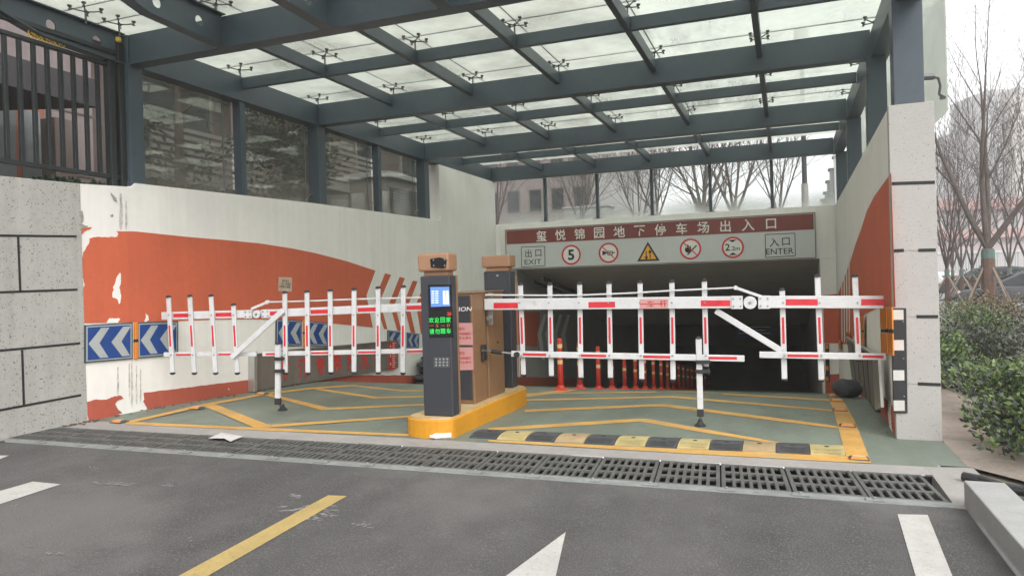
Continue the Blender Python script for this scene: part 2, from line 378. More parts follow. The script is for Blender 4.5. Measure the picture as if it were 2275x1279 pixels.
# asphalt up to the front edge of the drain (front edge is a straight slanted line)
mb = MB(); xs = frange(-6.93, 1.02, 16); ys = [-40, -20, -8, -2, 0, 1, 2, 3, 3.6]
def dfront(x): t = (x-DFL.x)/(DFR.x-DFL.x); return lerp(DFL.y, DFR.y, t)-.005
def drear(x): t = (x-DRL.x)/(DRR.x-DRL.x); return lerp(DRL.y, DRR.y, t)
vs = [(x, y, zg(x, y)) for y in ys for x in xs]+[(x, dfront(x), zg(x, 5)) for x in xs]
n_ = len(xs); mb.add(vs, [(j*n_+i, j*n_+i+1, (j+1)*n_+i+1, (j+1)*n_+i) for j in range(len(ys)) for i in range(n_-1)])
struct(mb.build('asphalt_road', 'asphalt'))
# concrete strip behind the drain and round its right end
mb = MB()
def gline(x):                                             # front edge of the green floor
    a, b = G(285, 939), G(1934, 1030); return lerp(a.y, b.y, (x-a.x)/(b.x-a.x))
for a, b in zip(xs[:-1], xs[1:]):
    b = min(b, .975); mb.add([(a, drear(a), zg(a, 6)), (b, drear(b), zg(b, 6)), (b, gline(b), zg(b, 6)), (a, gline(a), zg(a, 6))], [(0, 1, 2, 3)])
mb.add([(.976, dfront(.976), 0), (1.3, dfront(.976)-.02, 0), (1.3, 6.404, 0), (.976, gline(.976), 0)], [(0, 1, 2, 3)])
mb.add([(.976, 5.0, -.4), (.976, 6.4, -.4), (.976, 6.4, 0), (.976, 5.0, 0)], [(3, 2, 1, 0)])
struct(mb.build('concrete_apron', 'concrete'))
# green epoxy floor and ramp
mb = MB(); xs2 = frange(-6.93, 1.06, 16)
ys2 = frange(6.6, 9.2, 6)[0:]+frange(9.4, 10.4, 5)+[11, 12, 14, 17, 20, 24, 28, 40, 60]
vs = [(x, gline(x), zg(x, 6.2)) for x in xs2]+[(x, y, zg(x, y)) for y in ys2 for x in xs2]
n_ = len(xs2); mb.add(vs, [(j*n_+i, j*n_+i+1, (j+1)*n_+i+1, (j+1)*n_+i) for j in range(len(ys2)) for i in range(n_-1)])
mb.add([(1.06, 6.405, 0), (1.36, 6.405, 0), (1.24, 7.42, 0), (1.06, 7.42, 0)], [(0, 1, 2, 3)])
struct(mb.build('entrance_floor', 'epoxy'))
# earth: right-hand garden, car park beyond, raised ground left and above the garage
mb = MB()
mb.add([(1.1, 5.2, -.03), (1.3, 5.2, -.03), (1.3, -2, -.03), (40, -2, -.03), (40, 25, -.03), (1.1, 25, -.03)], [(0, 1, 2, 3, 4, 5)])
struct(mb.build('garden_ground', 'soil'))
mb = MB().add([(1.3, 25, -.03), (420, 25, -.03), (420, 440, -.03), (1.3, 440, -.03)], [(0, 1, 2, 3)])
struct(mb.build('car_park_ground', 'carpark'))
mb = MB().add([(40, -60, -.03), (420, -60, -.03), (420, 25, -.03), (40, 25, -.03)], [(0, 1, 2, 3)])
mb.add([(1.02, -40, -.03), (1.3, -40, -.03), (1.3, 5.1, -.03), (1.02, 5.1, -.03)], [(0, 1, 2, 3)])
mb.add([(1.3, -60, -.03), (40, -60, -.03), (40, -2, -.03), (1.3, -2, -.03)], [(0, 1, 2, 3)])
struct(mb.build('far_pavement', 'carpark'))
mb = MB().box((-400, -60, 2.0), (-7.235, 440, 2.62)); struct(mb.build('raised_garden', 'soil'))
mb = MB().box((-7.235, 17.62, 2.45), (1.29, 440, 2.93)); struct(mb.build('roof_garden', 'soil'))
mb = MB()
pd = [G(2093, 980), G(2160, 985), G(2240, 1062), G(2230, 1085), G(2140, 1060), G(2128, 1040)]
mb.add([(1.262, 6.42, .002), (1.9, 5.6, .002), (2.3, 6.4, .002), (2.0, 9.5, .002), (1.6, 13, .002), (1.262, 13, .002)], [(0, 1, 2, 3, 4, 5)])
struct(mb.build('bare_earth', 'dirt'))
mb = MB()
for i in range(4):
    for j in range(3): mb.box((1.32+j*.41, 5.35-i*.41, -.02), (1.32+j*.41+.4, 5.35-i*.41-.4, .012))
struct(mb.build('paving_slabs', 'tile'))

# painted lines on the green floor
def paint(name, mt, specs):
    mb = MB()
    for A, B, n, *u in specs:
        s_ = strip(A, B, n, u[0] if u else .004); mb.add(s_.v, s_.f)
    return struct(mb.build(name, mt))
paint('yellow_floor_marking', 'yellow_line', [
    ([(1085,977),(1500,997),(1880,1013)], [(1085,981),(1500,1006),(1880,1027)], 24),
    ([(1876,1000),(1861,946),(1852,912),(1841,886),(1837,874)], [(1936,1029),(1899,935),(1880,901),(1867,880),(1861,872)], 22),
    ([(1880,1013),(1876,1000)], [(1880,1027),(1936,1029)], 4, .0045),
    ([(1085,951),(1411,930),(1436,930),(1560,952),(1741,984)], [(1085,958),(1411,937),(1428,937),(1540,957),(1712,984)], 30, .0035),
    ([(1167,910),(1458,897.5),(1482,897.5),(1700,925),(1857,946)], [(1164,915),(1456,903),(1476,903.5),(1700,932),(1863,952)], 30, .0035),
    ([(1167,887),(1490,879.5),(1520,881),(1700,897),(1850,910)], [(1166,890.5),(1490,883.5),(1520,886),(1700,901),(1852,914)], 30, .0035),
    ([(1167,873.5),(1526,868.5),(1700,879),(1842,887)], [(1167,875.5),(1526,871),(1700,882.5),(1844,891)], 26, .0035),
    ([(1167,876),(1240,867),(1289,861.5)], [(1167,882),(1245,872),(1300,864)], 10, .003),
    ([(278,936.6),(600,951),(922,965)], [(281,942.6),(600,957),(902,969)], 24),
    ([(278,937),(446,898.5),(590,872.5),(703,860),(790,855)], [(298,938),(446,904.5),(590,877),(703,863.5),(794,857.5)], 26, .0045),
    ([(480,898.5),(596,943),(603,944)], [(450,901),(568,951),(603,950)], 12, .0035),
    ([(600,943.5),(923,922)], [(600,949.5),(923,926)], 14, .0035),
    ([(602,875.5),(731,905.6)], [(584,876.5),(715,911)], 12, .0035),
    ([(722,905.6),(945,897)], [(720,911),(945,900.5)], 12, .0035),
    ([(712,863),(840,881.6)], [(697,865),(831,885.5)], 10, .0035),
    ([(834,881.6),(945,879)], [(830,885.5),(945,882)], 8, .0035),
    ([(796,857),(900,867)], [(786,858),(893,869.5)], 8, .0035),
    ([(895,867),(945,866.5)], [(893,869.5),(945,869)], 6, .0035)])
def dash(name, mt, q):                                    # straight road marking from its four pavement corners
    mb = MB(); a, b, c, d = q; n = 8; vs = []
    for i in range(n+1):
        for P, Q in ((a, d), (b, c)):
            p = P.lerp(Q, i/n); vs.append((p.x, p.y, zg(p.x, p.y)+.004))
    mb.add(vs, [(2*i, 2*i+1, 2*i+3, 2*i+2) for i in range(n)])
    for k, f in enumerate(mb.f):
        if (mb.v[f[1]]-mb.v[f[0]]).cross(mb.v[f[2]]-mb.v[f[0]]).z < 0: mb.f[k] = f[::-1]
    return struct(mb.build(name, mt))
def ext(a, b, k): return a+(b-a)*k
qa, qb, qc, qd = G(729,1100.4), G(771,1102), G(463,1279), G(398,1279)
dash('yellow_road_marking', 'road_yellow', [qa, qb, ext(qb, qc, 1.5), ext(qa, qd, 1.5)])
qa, qb, qc, qd = G(1994,1142.6), G(2061,1144), G(2115.6,1279), G(2034,1279)
dash('white_road_marking', 'road_white', [qa, qb, ext(qb, qc, 1.8), ext(qa, qd, 1.8)])
qa, qb, qc, qd = G(73,1070), G(135,1076), G(0,1120), G(-60,1108)
dash('white_road_marking', 'road_white', [qa, qb, ext(qb, qc, 1.3), ext(qa, qd, 1.3)])
qa, qb, qc, qd = G(-30,1012), G(20,1012), G(-10,1024), G(-70,1024)
dash('white_road_marking', 'road_white', [qa, qb, qc, qd])
tip, bl, br = G(1257,1182), G(1125,1279), G(1235,1279)
b2l, b2r = ext(tip, bl, 1.25), ext(tip, br, 1.25); mid = (b2l+b2r)/2; back = Vector((0, -1, 0))
mb = MB(); pp = [tip, b2l, b2l.lerp(b2r, .36), b2l.lerp(b2r, .36)+back*1.6, b2l.lerp(b2r, .64)+back*1.6, b2l.lerp(b2r, .64), b2r]
pp = [Vector((p.x, p.y, zg(p.x, p.y)+.004)) for p in pp]
mb.add(pp, [(0, 1, 2, 5, 6), (2, 3, 4, 5)]); struct(mb.build('white_arrow_marking', 'road_white'))
mb = MB()
def scuff(cx, cy, wx, wy, n=9, sl=0):
    for _ in range(n*2):
        x, y = cx+random.gauss(0, wx*.45), cy+random.gauss(0, wy*.45); l, h = random.uniform(.12, .4)*wx, random.uniform(.5, 1.3)
        m_ = random.uniform(-.3, .3)*l*.25
        p = [G(x-l, y+sl*l), G(x-l*.3, y-h+m_), G(x+l*.4, y-h*.6-sl*l*.4), G(x+l, y-sl*l), G(x+l*.3, y+h*.8-sl*l*.3), G(x-l*.4, y+h+m_)]
        p = [Vector((a.x, a.y, a.z+.0006+.00006*len(mb.f))) for a in p]
        n0 = (p[1]-p[0]).cross(p[3]-p[0]).z
        mb.add(p if n0 > 0 else p[::-1], [(0, 1, 2, 3, 4, 5)])
for a in ((660,1100,22,8,5,.3),(665,1130,40,16,9,.2),(725,1140,30,14,7,-.1),(810,1165,24,10,6,.1),(700,1152,30,6,4,0),(245,1075,60,5,5,.12),(375,1078,24,6,3,.1),(205,1042,10,4,3,0),(65,1212,16,4,3,.2),(122,1232,20,5,3,.25),(425,1197,12,8,3,.3),(32,1126,8,4,2,.2)): scuff(*a)
struct(mb.build('paint_scuff', 'scuff'))

mb = MB(); random.seed(12)
for k in range(205):                                      # grit and dead leaves swept against the wall feet
    if k < 150: x, y = XL+.02+abs(random.gauss(0, .05)), random.uniform(4.1, 5.6)
    elif k < 205: x, y = XL+.02+abs(random.gauss(0, .06)), random.uniform(5.6, 10)
    r = random.uniform(.005, .022); z = zg(x, y)+.004; n = random.randint(4, 6)
    if k < 150 and y > dfront(x) and y < drear(x): continue
    pts = [(x+r*random.uniform(.6, 1.2)*math.cos(6.283*i/n), y+r*random.uniform(.6, 1.4)*math.sin(6.283*i/n), z) for i in range(n)]
    mb.prism(pts, (0, 0, random.uniform(.002, .012)))
o = mb.build('dirt_debris', 'debris'); o['kind'] = 'stuff'
mb = MB()
for k in range(90):                                       # crumbs of fallen plaster by the right wall
    x, y = .88-abs(random.gauss(0, .09)), random.uniform(7.3, 9.6); r = random.uniform(.003, .011); z = zg(x, y)+.004
    mb.prism([(x+r*random.uniform(.6, 1.2)*math.cos(6.283*i/5), y+r*random.uniform(.6, 1.4)*math.sin(6.283*i/5), z) for i in range(5)], (0, 0, .003))
o = mb.build('plaster_crumbs', 'concrete'); o['kind'] = 'stuff'
# ================================================================== DRAIN
t = thing('drain_channel', 'long dark trench drain with pale steel edge strip across the entrance road', 'drain', (-3, 5.5, 0))
mb = MB()
def zline(x): return zg(x, 5.6)
for a, b in zip(frange(XL+.01, .975, 16)[:-1], frange(XL+.01, .975, 16)[1:]):
    f0, f1, r0, r1 = dfront(a), dfront(b), drear(a), drear(b); z0, z1 = zline(a), zline(b)
    mb.add([(a, f0, z0-.7), (b, f1, z1-.7), (b, r1, z1-.7), (a, r0, z0-.7), (a, f0, z0-.012), (b, f1, z1-.012), (b, r1, z1-.012), (a, r0, z0-.012)], [(0, 1, 2, 3), (0, 4, 5, 1), (3, 2, 6, 7)])
mb.build('channel', 'pit', t)
mb = MB()
for a, b in zip(frange(XL+.01, .975, 16)[:-1], frange(XL+.01, .975, 16)[1:]):
    for y, d in ((0, .115),):
        mb.hexa([(a, dfront(a)+.002, zline(a)-.05), (b, dfront(b)+.002, zline(b)-.05), (b, dfront(b)+d, zline(b)-.05), (a, dfront(a)+d, zline(a)-.05)],
                [(a, dfront(a)+.002, zline(a)+.004), (b, dfront(b)+.002, zline(b)+.004), (b, dfront(b)+d, zline(b)+.004), (a, dfront(a)+d, zline(a)+.004)])
mb.build('edge_strip', 'angle', t)
NG = 18
gx = [.968-.485*i+.00302*i*i for i in range(NG+1)]
gx[-1] = XL+.02
for i in range(NG):                                       # lifting lugs on the edge strip
    x = gx[i+1]+random.uniform(-.03, .05)
    if x > XL+.3:
        mb = MB().box((x-.055, dfront(x)+.018, zline(x)+.004), (x+.055, dfront(x)+.075, zline(x)+.016)); mb.tube((x, dfront(x)+.046, zline(x)+.016), (x, dfront(x)+.046, zline(x)+.028), .014, .011, 8)
        mb.build('lug', 'angle', t, .004)
gm = MB(); GW, GD, TH = .48, .70, .022
gm.box((0, 0, -TH), (GW, .035, 0)); gm.box((0, GD-.035, -TH), (GW, GD, 0)); gm.box((0, .0352, -TH), (.03, GD-.0352, 0)); gm.box((GW-.03, .0352, -TH), (GW, GD-.0352, 0))
iw = (GW-.06)/7
for k in (1, 2): y = .035+k*(GD-.07)/3; gm.box((.0302, y-.02, -TH), (GW-.0302, y+.02, -.001))
for r_ in range(3):
    y0 = .035+r_*(GD-.07)/3+(.02 if r_ else 0)+.0002; y1 = .035+(r_+1)*(GD-.07)/3-(.02 if r_ < 2 else 0)-.0002
    for k in range(1, 7): gm.box((.03+k*iw-.013, y0, -TH), (.03+k*iw+.013, y1, -.0005))
    for k in range(7):                                    # rounded slot ends
        for yy, s_ in ((y0, 1), (y1, -1)):
            xa, xb = .03+k*iw+(.0132 if k else .0002), .03+(k+1)*iw-(.0132 if k < 6 else .0002)
            gm.prism([(xa, yy, -.001), (xa+.011, yy, -.001), (xa, yy+s_*.013, -.001)], (0, 0, -.02)); gm.prism([(xb, yy, -.001), (xb-.011, yy, -.001), (xb, yy+s_*.013, -.001)], (0, 0, -.02))
words = ['rightmost', 'second', 'third', 'fourth', 'fifth', 'sixth', 'seventh', 'eighth', 'ninth', 'tenth', 'eleventh', 'twelfth', 'thirteenth', 'fourteenth', 'fifteenth', 'sixteenth', 'seventeenth', 'leftmost']
g0 = None
for i in range(NG):
    x0, x1 = gx[i+1], gx[i]
    lab = {0: 'rightmost cast iron drain grate, beside the granite kerb', NG-1: 'leftmost cast iron drain grate, against the stone-look wall', 5: 'sixth drain grate from the right, below a yellow hump block', 9: 'tenth drain grate from the right, in front of the yellow island'}.get(i, 'cast iron slotted drain grate, %s from the right end of the drain' % words[i])
    if g0 is None: g0 = gm.build('drain_grate', 'cast', None, .0025, 1); o = tag(g0, lab, 'drain grate', 'cast iron grates over the entrance drain')
    else: o = g0.copy(); C.objects.link(o); o['label'] = lab
    ya, yb = dfront(x0)+.118, dfront(x1)+.118
    o.location = (x0+.003, ya, zline(x0)+.002+random.uniform(0, .004)); dep = drear((x0+x1)/2)-dfront((x0+x1)/2)-.13
    o.scale = ((x1-x0-.008)/GW, dep/GD, 1); o.rotation_euler = (0, math.atan2(zline(x0)-zline(x1), x1-x0), math.atan2(yb-ya, x1-x0))

# ================================================================== WALLS
t = thing('mural_wall', 'long white left wall with orange mural, slanted stripes and peeling paint', 'wall', (XL, 11, 0))
ltop = [onX(x, y, XL) for x, y in ((176,408),(300,407),(703,452),(978,489))]
YS = 5.56                                                  # where the stone-look wall meets the painted wall
prof = [(YS, -.6), (PY-.002, -2.2), (PY-.002, 4.11), (ltop[3].y, 4.11), (ltop[3].y, ltop[3].z), (ltop[2].y, ltop[2].z), (ltop[1].y, ltop[1].z), (6.2, 2.72), (YS, 2.68)]
MB().prism([(XL, y, z) for y, z in prof], (-.3, 0, 0)).build('wall_body', 'wall', t)
fx = lambda d: (lambda x, y: onX(x, y, XL+d))
c8 = lambda P: [(160+.3752*x, 480+.3752*y) for x, y in P]
c5 = lambda P: [(340+.3128*x, 560+.3128*y) for x, y in P]
c4 = lambda P: [(.469*x, 380+.469*y) for x, y in P]
def rough(P, amp=1.2, k=3, closed=True):                                # ragged paint edge
    out = []
    for a, b in zip(P, P[1:]+(P[:1] if closed else [])):
        n = max(1, int(math.dist(a, b)/k))
        for i in range(n):
            j = amp if i else 0; out.append((a[0]+(b[0]-a[0])*i/n+random.uniform(-j, j), a[1]+(b[1]-a[1])*i/n+random.uniform(-j, j)))
    return out
jag = rough(c8([(50,634),(45,520),(44,508),(60,506),(56,470),(42,452),(43,425),(72,418),(74,398),(62,358),(41,362),(38,300),(52,280),(66,215),(100,165),(106,130),(150,122),(210,125),(268,124),(275,105),(262,90),(268,83)]), 1, 3, False)
top = [(300,514),(420,526.5),(500,533),(580,541),(650,552),(700,562),(770,580),(834,601)]
bot = [(814,656),(828,727),(731,717.5),(650,711),(560,709),(470,710),(390,713),(300,715.5)]
poly_on(fx(.003), jag+top+bot, (.002, 0, 0)).build('mural_field', 'orange', t)
poly_on(fx(.003), rough(c8([(30,68),(55,60),(62,72),(122,66),(100,80),(75,88),(55,110),(52,136),(32,140)]), .8, 2), (.002, 0, 0)).build('mural_fleck', 'orange', t)
for P in ([(285,335),(290,345),(288,400),(280,420),(291,470),(286,510),(278,520),(268,490),(240,480),(240,450),(248,435),(242,420),(252,405),(262,370),(272,350)],
          [(203,632),(220,605),(275,603),(285,610),(270,632)], [(425,626),(438,600),(435,575),(452,590),(455,612),(440,626)]):
    poly_on(fx(.0055), rough(c8(P), .7, 2), (.0015, 0, 0)).build('bare_patch', 'wall', t)
for U, V in (([(1648,150),(1690,160),(1612,345),(1575,335)], [(1575,340),(1610,345),(1665,548),(1640,545)]),
             ([(1752,175),(1788,185),(1715,370),(1680,355)], [(1680,360),(1716,365),(1765,562),(1735,556)]),
             ([(1845,203),(1878,208),(1815,370),(1780,360)], [(1780,365),(1816,365),(1862,574),(1830,568)]),
             ([(1925,230),(1955,236),(1900,375),(1868,370)], [(1868,370),(1900,372),(1930,584),(1903,580)]),
             ([(2000,250),(2030,256),(1985,385),(1950,380)], [(1950,380),(1985,382),(2005,590),(1975,590)])):
    mb = poly_on(fx(.003), c5(U), (.002, 0, 0)); v2 = poly_on(fx(.0031), c5(V), (.002, 0, 0)); mb.add(v2.v, v2.f); mb.build('mural_stripe', 'orange', t)
poly_on(fx(.003), rough([(319,872),(400,862),(565,842),(700,836),(800,833),(960,833)], .5, 6, False)+[(960,890),(800,868),(565,885),(430,905),(330,921)]+rough([(326,905),(318,892),(322,880)], 1, 3, False), (.002, 0, 0)).build('base_band', 'redbase', t)
poly_on(fx(.003), rough(c4([(413,1092),(455,1080),(500,1082),(540,1066),(570,1062),(586,1075),(560,1085),(545,1102),(560,1130),(580,1145),(520,1165)]), .8, 3, False)+c4([(470,1200),(425,1210),(415,1150)]), (.002, 0, 0)).build('base_band', 'redbase', t)
for P in ([(171,440),(178,446),(176,462),(184,470),(186,486),(180,500),(178,486),(171,478)], [(245,428),(256,437),(262,450),(252,445)], [(243,478),(252,476),(250,482)], [(172,505),(182,498),(196,502),(186,508)]):
    poly_on(fx(.0058), rough(P, 1.0, 2), (.0012, 0, 0)).build('flaked_patch', 'render_coat', t)
for x, y0, y1, wd in ((268,430,512,5), (280,446,512,3), (293,800,905,3), (303,812,900,2.5), (287,806,888,2), (312,820,897,2), (262,815,880,2)):
    poly_on(fx(.0062), rough([(x-wd*.4,y0),(x+wd*.4,y0),(x+wd,y1-18),(x+wd*.2,y1),(x-wd*.6,y1-10)], .7, 5), (.0006, 0, 0)).build('water_streak', 'grime', t)
t = thing('stone_wall', 'white speckled stone-look wall with black block joints at far left', 'wall', (XL, 2, 0))
z2 = lambda y: 2.66+.02*(y-4.8)
MB().prism([(XL+.008, y, z) for y, z in ((-6, -.3), (YS-.002, -.3), (YS-.002, 2.68), (4.7, 2.655), (-6, 2.6))], (-.31, 0, 0)).build('wall_body', 'stone', t, .006)
sx_ = lambda x, y: onX(x, y, XL+.0085)
mb = MB()
for a, b in (((-200,521),(170,525)), ((-200,656),(172,643)), ((-200,797),(178,762)), ((-200,948),(180,877)), ((40,525),(45,648)), ((49,777),(53,900))):
    MB().bar(sx_(*a), sx_(*b), .022, .006, Vector((0, 0, 1)) if a[1] == b[1] or abs(a[0]-b[0]) > 50 else Vector((0, 1, 0))).build('joint_line', 'joint', t)

XR = .91
def xr(Y): return XR+.013*(Y-7.4)
t = thing('right_wall', 'white right wall with red mural swoosh behind the barrier arm tip', 'wall', (XR, 12, 0))
q0 = [(xr(7.44), 7.44), (1.26, 7.44), (1.26, PY+.3), (xr(PY+.3), PY+.3)]
MB().hexa([(*p, -2.2) for p in q0], [(*p, 3.0) for p in q0]).build('wall_body', 'wall', t)
def fr_(d):
    def f(x, y):
        r = ray(x, y); k = (XR-.013*7.4-d)/(r.x-.013*r.y); p = r*k; p.z += EYE; return p
    return f
V4 = (-.002, 0, 0)
poly_on(fr_(.004), [(1980,384),(1942,437),(1926,469),(1913,510),(1901,542),(1890,579),(1890,765),(1900,735),(1921,697),(1953,683),(1990,682)], V4).build('mural_field', 'orange', t)
poly_on(fr_(.004), [(1889.5,580),(1880,606),(1872,628),(1862,652),(1862,762),(1889.5,765)], V4).build('mural_field', 'orange', t)
for x in (1885.5, 1880, 1874.5, 1869):
    poly_on(fr_(.007), [(x, 560+(1890-x)*3), (x+1.8, 558+(1890-x)*3), (x+2.8, 760), (x+1, 760)], V4).build('mural_stripe', 'wall', t)
poly_on(fr_(.004), [(1900,845),(1950,866),(1975,893),(1986,906),(1994,976),(1960,925),(1930,890),(1900,870)], V4).build('base_band', 'redbase', t)
poly_on(fr_(.007), rough([(1974,892),(1978,890),(1981,950),(1984,962),(1977,950),(1973,920)], .6, 4), V4).build('bare_patch', 'wall', t)

t = thing('stone_pier', 'white speckled stone pier with broken black joints at the right of the entrance', 'pillar', (1.09, 7.4, 0))
MB().box((.9, 7.34, -.05), (1.262, 7.438, 3.006)).build('pier_body', 'pillar', t, .004)
mb = MB(); py_ = lambda x, y: onY(x, y, 7.339)
for a, b in (((1981,408),(2077,405)), ((1985,557),(2008,556)), ((2040,556),(2079,555)), ((2036,703),(2084,703)), ((2039,852),(2090,854))):
    MB().bar(py_(*a), py_(*b), .028, .006).build('joint_line', 'joint', t)
mb = MB()
for a, b in (((2008,556),(2040,556)), ((1990,702),(2036,703)), ((1993,850),(2039,852))): mb.bar(py_(*a), py_(*b), .006, .004)
mb.build('joint_groove', 'concrete', t)

t = thing('portal_wall', 'white concrete portal wall over the garage opening, carrying the long sign', 'wall', (-3, PY, 1.8))
OX0, OX1, SOF = -6.5, .705, 1.86
mb = MB(); mb.box((XL, PY, SOF), (xr(PY)-.002, PY+.3, 3.02)); mb.box((XL, PY, -1.6), (OX0, PY+.3, SOF-.001)); mb.box((OX1, PY, -1.6), (xr(PY)-.002, PY+.3, SOF-.001))
mb.build('wall_body', 'wall', t, .01)
pyf = lambda d: (lambda x, y: onY(x, y, PY-d))
poly_on(pyf(.003), [(1829,656),(1863,652),(1868,640),(1868,762),(1831,762)], (0, -.002, 0)).build('mural_field', 'orange', t)
poly_on(pyf(.003), [(1833,832),(1866,830),(1868,880),(1834,880)], (0, -.002, 0)).build('base_band', 'redbase', t)
MB().box((XL+.002, PY-.05, 1.80), (XL+.14, PY-.002, 3.0)).build('drain_pipe_box', 'wall', t, .01)
# garage tunnel
t = thing('garage_tunnel', 'dark sloping underground garage passage behind the portal', 'tunnel', (-3, 20, -1))
mb = MB()
for y0, y1 in ((PY+.3, 28), (28, 46)):
    c0, c1 = (SOF+.02, -.25) if y0 < 20 else (-.25, -.25)
    mb.add([(OX0, y0, -4), (OX0, y1, -4), (OX0, y1, c1), (OX0, y0, c0)], [(0, 1, 2, 3)]); mb.add([(OX1, y0, -4), (OX1, y1, -4), (OX1, y1, c1), (OX1, y0, c0)], [(3, 2, 1, 0)])
mb.build('tunnel_wall', 'tunnel', t)
MB().add([(OX0, PY+.3, SOF+.02), (OX1, PY+.3, SOF+.02), (OX1, 28, -.25), (OX0, 28, -.25), (OX1, 46, -.25), (OX0, 46, -.25)], [(3, 2, 1, 0), (5, 4, 2, 3)]).build('tunnel_ceiling', 'ceil', t)
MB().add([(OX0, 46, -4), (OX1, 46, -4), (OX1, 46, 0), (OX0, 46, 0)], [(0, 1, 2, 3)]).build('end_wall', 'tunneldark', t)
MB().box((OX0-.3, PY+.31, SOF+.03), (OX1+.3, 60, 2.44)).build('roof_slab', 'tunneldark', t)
tx = lambda d: (lambda x, y: onX(x, y, OX0+d))
poly_on(tx(.003), [(1141,689),(1200,694),(1193,771),(1141,764)], (.002, 0, 0)).build('mural_field', 'orange', t)
for k in range(4):
    x = 1199+k*17.5; poly_on(tx(.003), [(x-5,742),(x+9,698),(x+15,699),(x+4,742),(x+12,800),(x+5,798)], (.002, 0, 0)).build('mural_stripe', 'wall', t)
poly_on(tx(.003), [(1141,836),(1280,840),(1280,905),(1141,905)], (.002, 0, 0)).build('base_band', 'redbase', t)
mb = MB()
for z, x in ((1.55, -6.1), (1.62, -5.85), (1.5, -5.6)): mb.tube((x, PY+.4, z), (x, 26, z-1.15), .05, .05, 8)
tag(mb.build('ceiling_pipe', 'tunneldark'), 'bundle of dark pipes hung under the garage ceiling at its left side', 'pipe')
tb = thing('information_board', 'dim dark blue notice board with pale lines of text inside the garage', 'notice board', onY(1678, 727, 32))
iy = lambda d: (lambda x, y: onY(x, y, 32-d))
poly_on(iy(0), [(1632,703),(1722,704),(1721,749),(1634,749)], (0, .03, 0)).build('panel', 'infoblue', tb)
mb = MB()
for k in range(5): mb.bar(iy(.006)(1640, 712+k*7), iy(.006)(1712-(k % 2)*12, 712+k*7), .035, .004)
mb.build('lettering', 'boardgrey', tb)

# ================================================================== ENTRANCE SIGN
SY = PY-.06
t = thing('entrance_sign', 'long maroon and grey garage sign with Chinese title and traffic symbols', 'sign', (-3, SY, 2.37))
sgn = lambda d: (lambda x, y: onY(x, y, SY-d))
sx0, sx1, sz0, sz1 = -6.67, .65, 1.86, 2.885
MB().box((sx0, SY, sz0), (sx1, SY+.055, sz1)).build('panel', 'boardgrey', t, .004)
MB().box((sx0+.05, SY-.004, 2.50), (sx1-.05, SY-.0005, sz1-.04)).build('title_band', 'maroon', t)
mb = MB()
for z in (sz0+.02, sz1-.022): mb.box((sx0+.02, SY-.003, z-.008), (sx1-.02, SY-.0002, z+.008))
for x in (sx0+.025, sx1-.025): mb.box((x-.008, SY-.0032, sz0+.03), (x+.008, SY-.0002, sz1-.032))
mb.build('border_line', 'signbrown', t)
def hpx(fn, x, y, h): return abs(fn(x, y-h/2).z-fn(x, y+h/2).z)
chars('玺悦锦园地下停车场出入口', 'title_lettering', 'signwhite', t, sgn(.004)(1203,524), sgn(.004)(1713,497), .265, .012)
def frame(a, b, c, d, wd, name, mt, par, fn):              # outline of a rectangle given in pixels
    mb = MB(); P = [fn(*q) for q in (a, b, c, d)]
    for p, q in zip(P, P[1:]+P[:1]): mb.bar(p, q, wd, .003, Vector((0, -1, 0)).cross((q-p).normalized()))
    return mb.build(name, mt, par)
sf = sgn(.002)
frame((1158,549),(1210,547),(1211,590),(1159,593), .016, 'frame_line', 'ink', t, sf)
frame((1700,521),(1766,518),(1767,568),(1701,572), .016, 'frame_line', 'ink', t, sf)
chars('出口', 'lettering', 'signbrown', t, sf(1174,563), sf(1196,562), .2, .012)
text('EXIT', 'lettering', 'ink', t, sf(1184,581.5), (1, 0, 0), (0, 0, 1), .125, .004, 1.25)
chars('入口', 'lettering', 'ink', t, sf(1720,538), sf(1746,536.5), .2, .01)
text('ENTER', 'lettering', 'ink', t, sf(1732.5,558), (1, 0, 0), (0, 0, 1), .13, .006, 1.05)
def ring(c, ro, ri, name, mt, y0=.0):
    mb = MB(); n = 40; c = Vector(c); P = lambda r, i, dy: c+Vector((r*math.cos(2*math.pi*i/n), dy, r*math.sin(2*math.pi*i/n)))
    for i in range(n):
        mb.add([P(ri, i, -.003), P(ro, i, -.003), P(ro, i+1, -.003), P(ri, i+1, -.003)], [(0, 1, 2, 3)])
    return mb.build(name, mt, t)
def disc(c, r, name, mt, par, dy=-.002, n=32):
    return MB().add([Vector(c)+Vector((r*math.cos(2*math.pi*i/n), dy, r*math.sin(2*math.pi*i/n))) for i in range(n)], [tuple(range(n))]).build(name, mt, par)
X1, Z1 = Vector((1, 0, 0)), Vector((0, 0, 1))
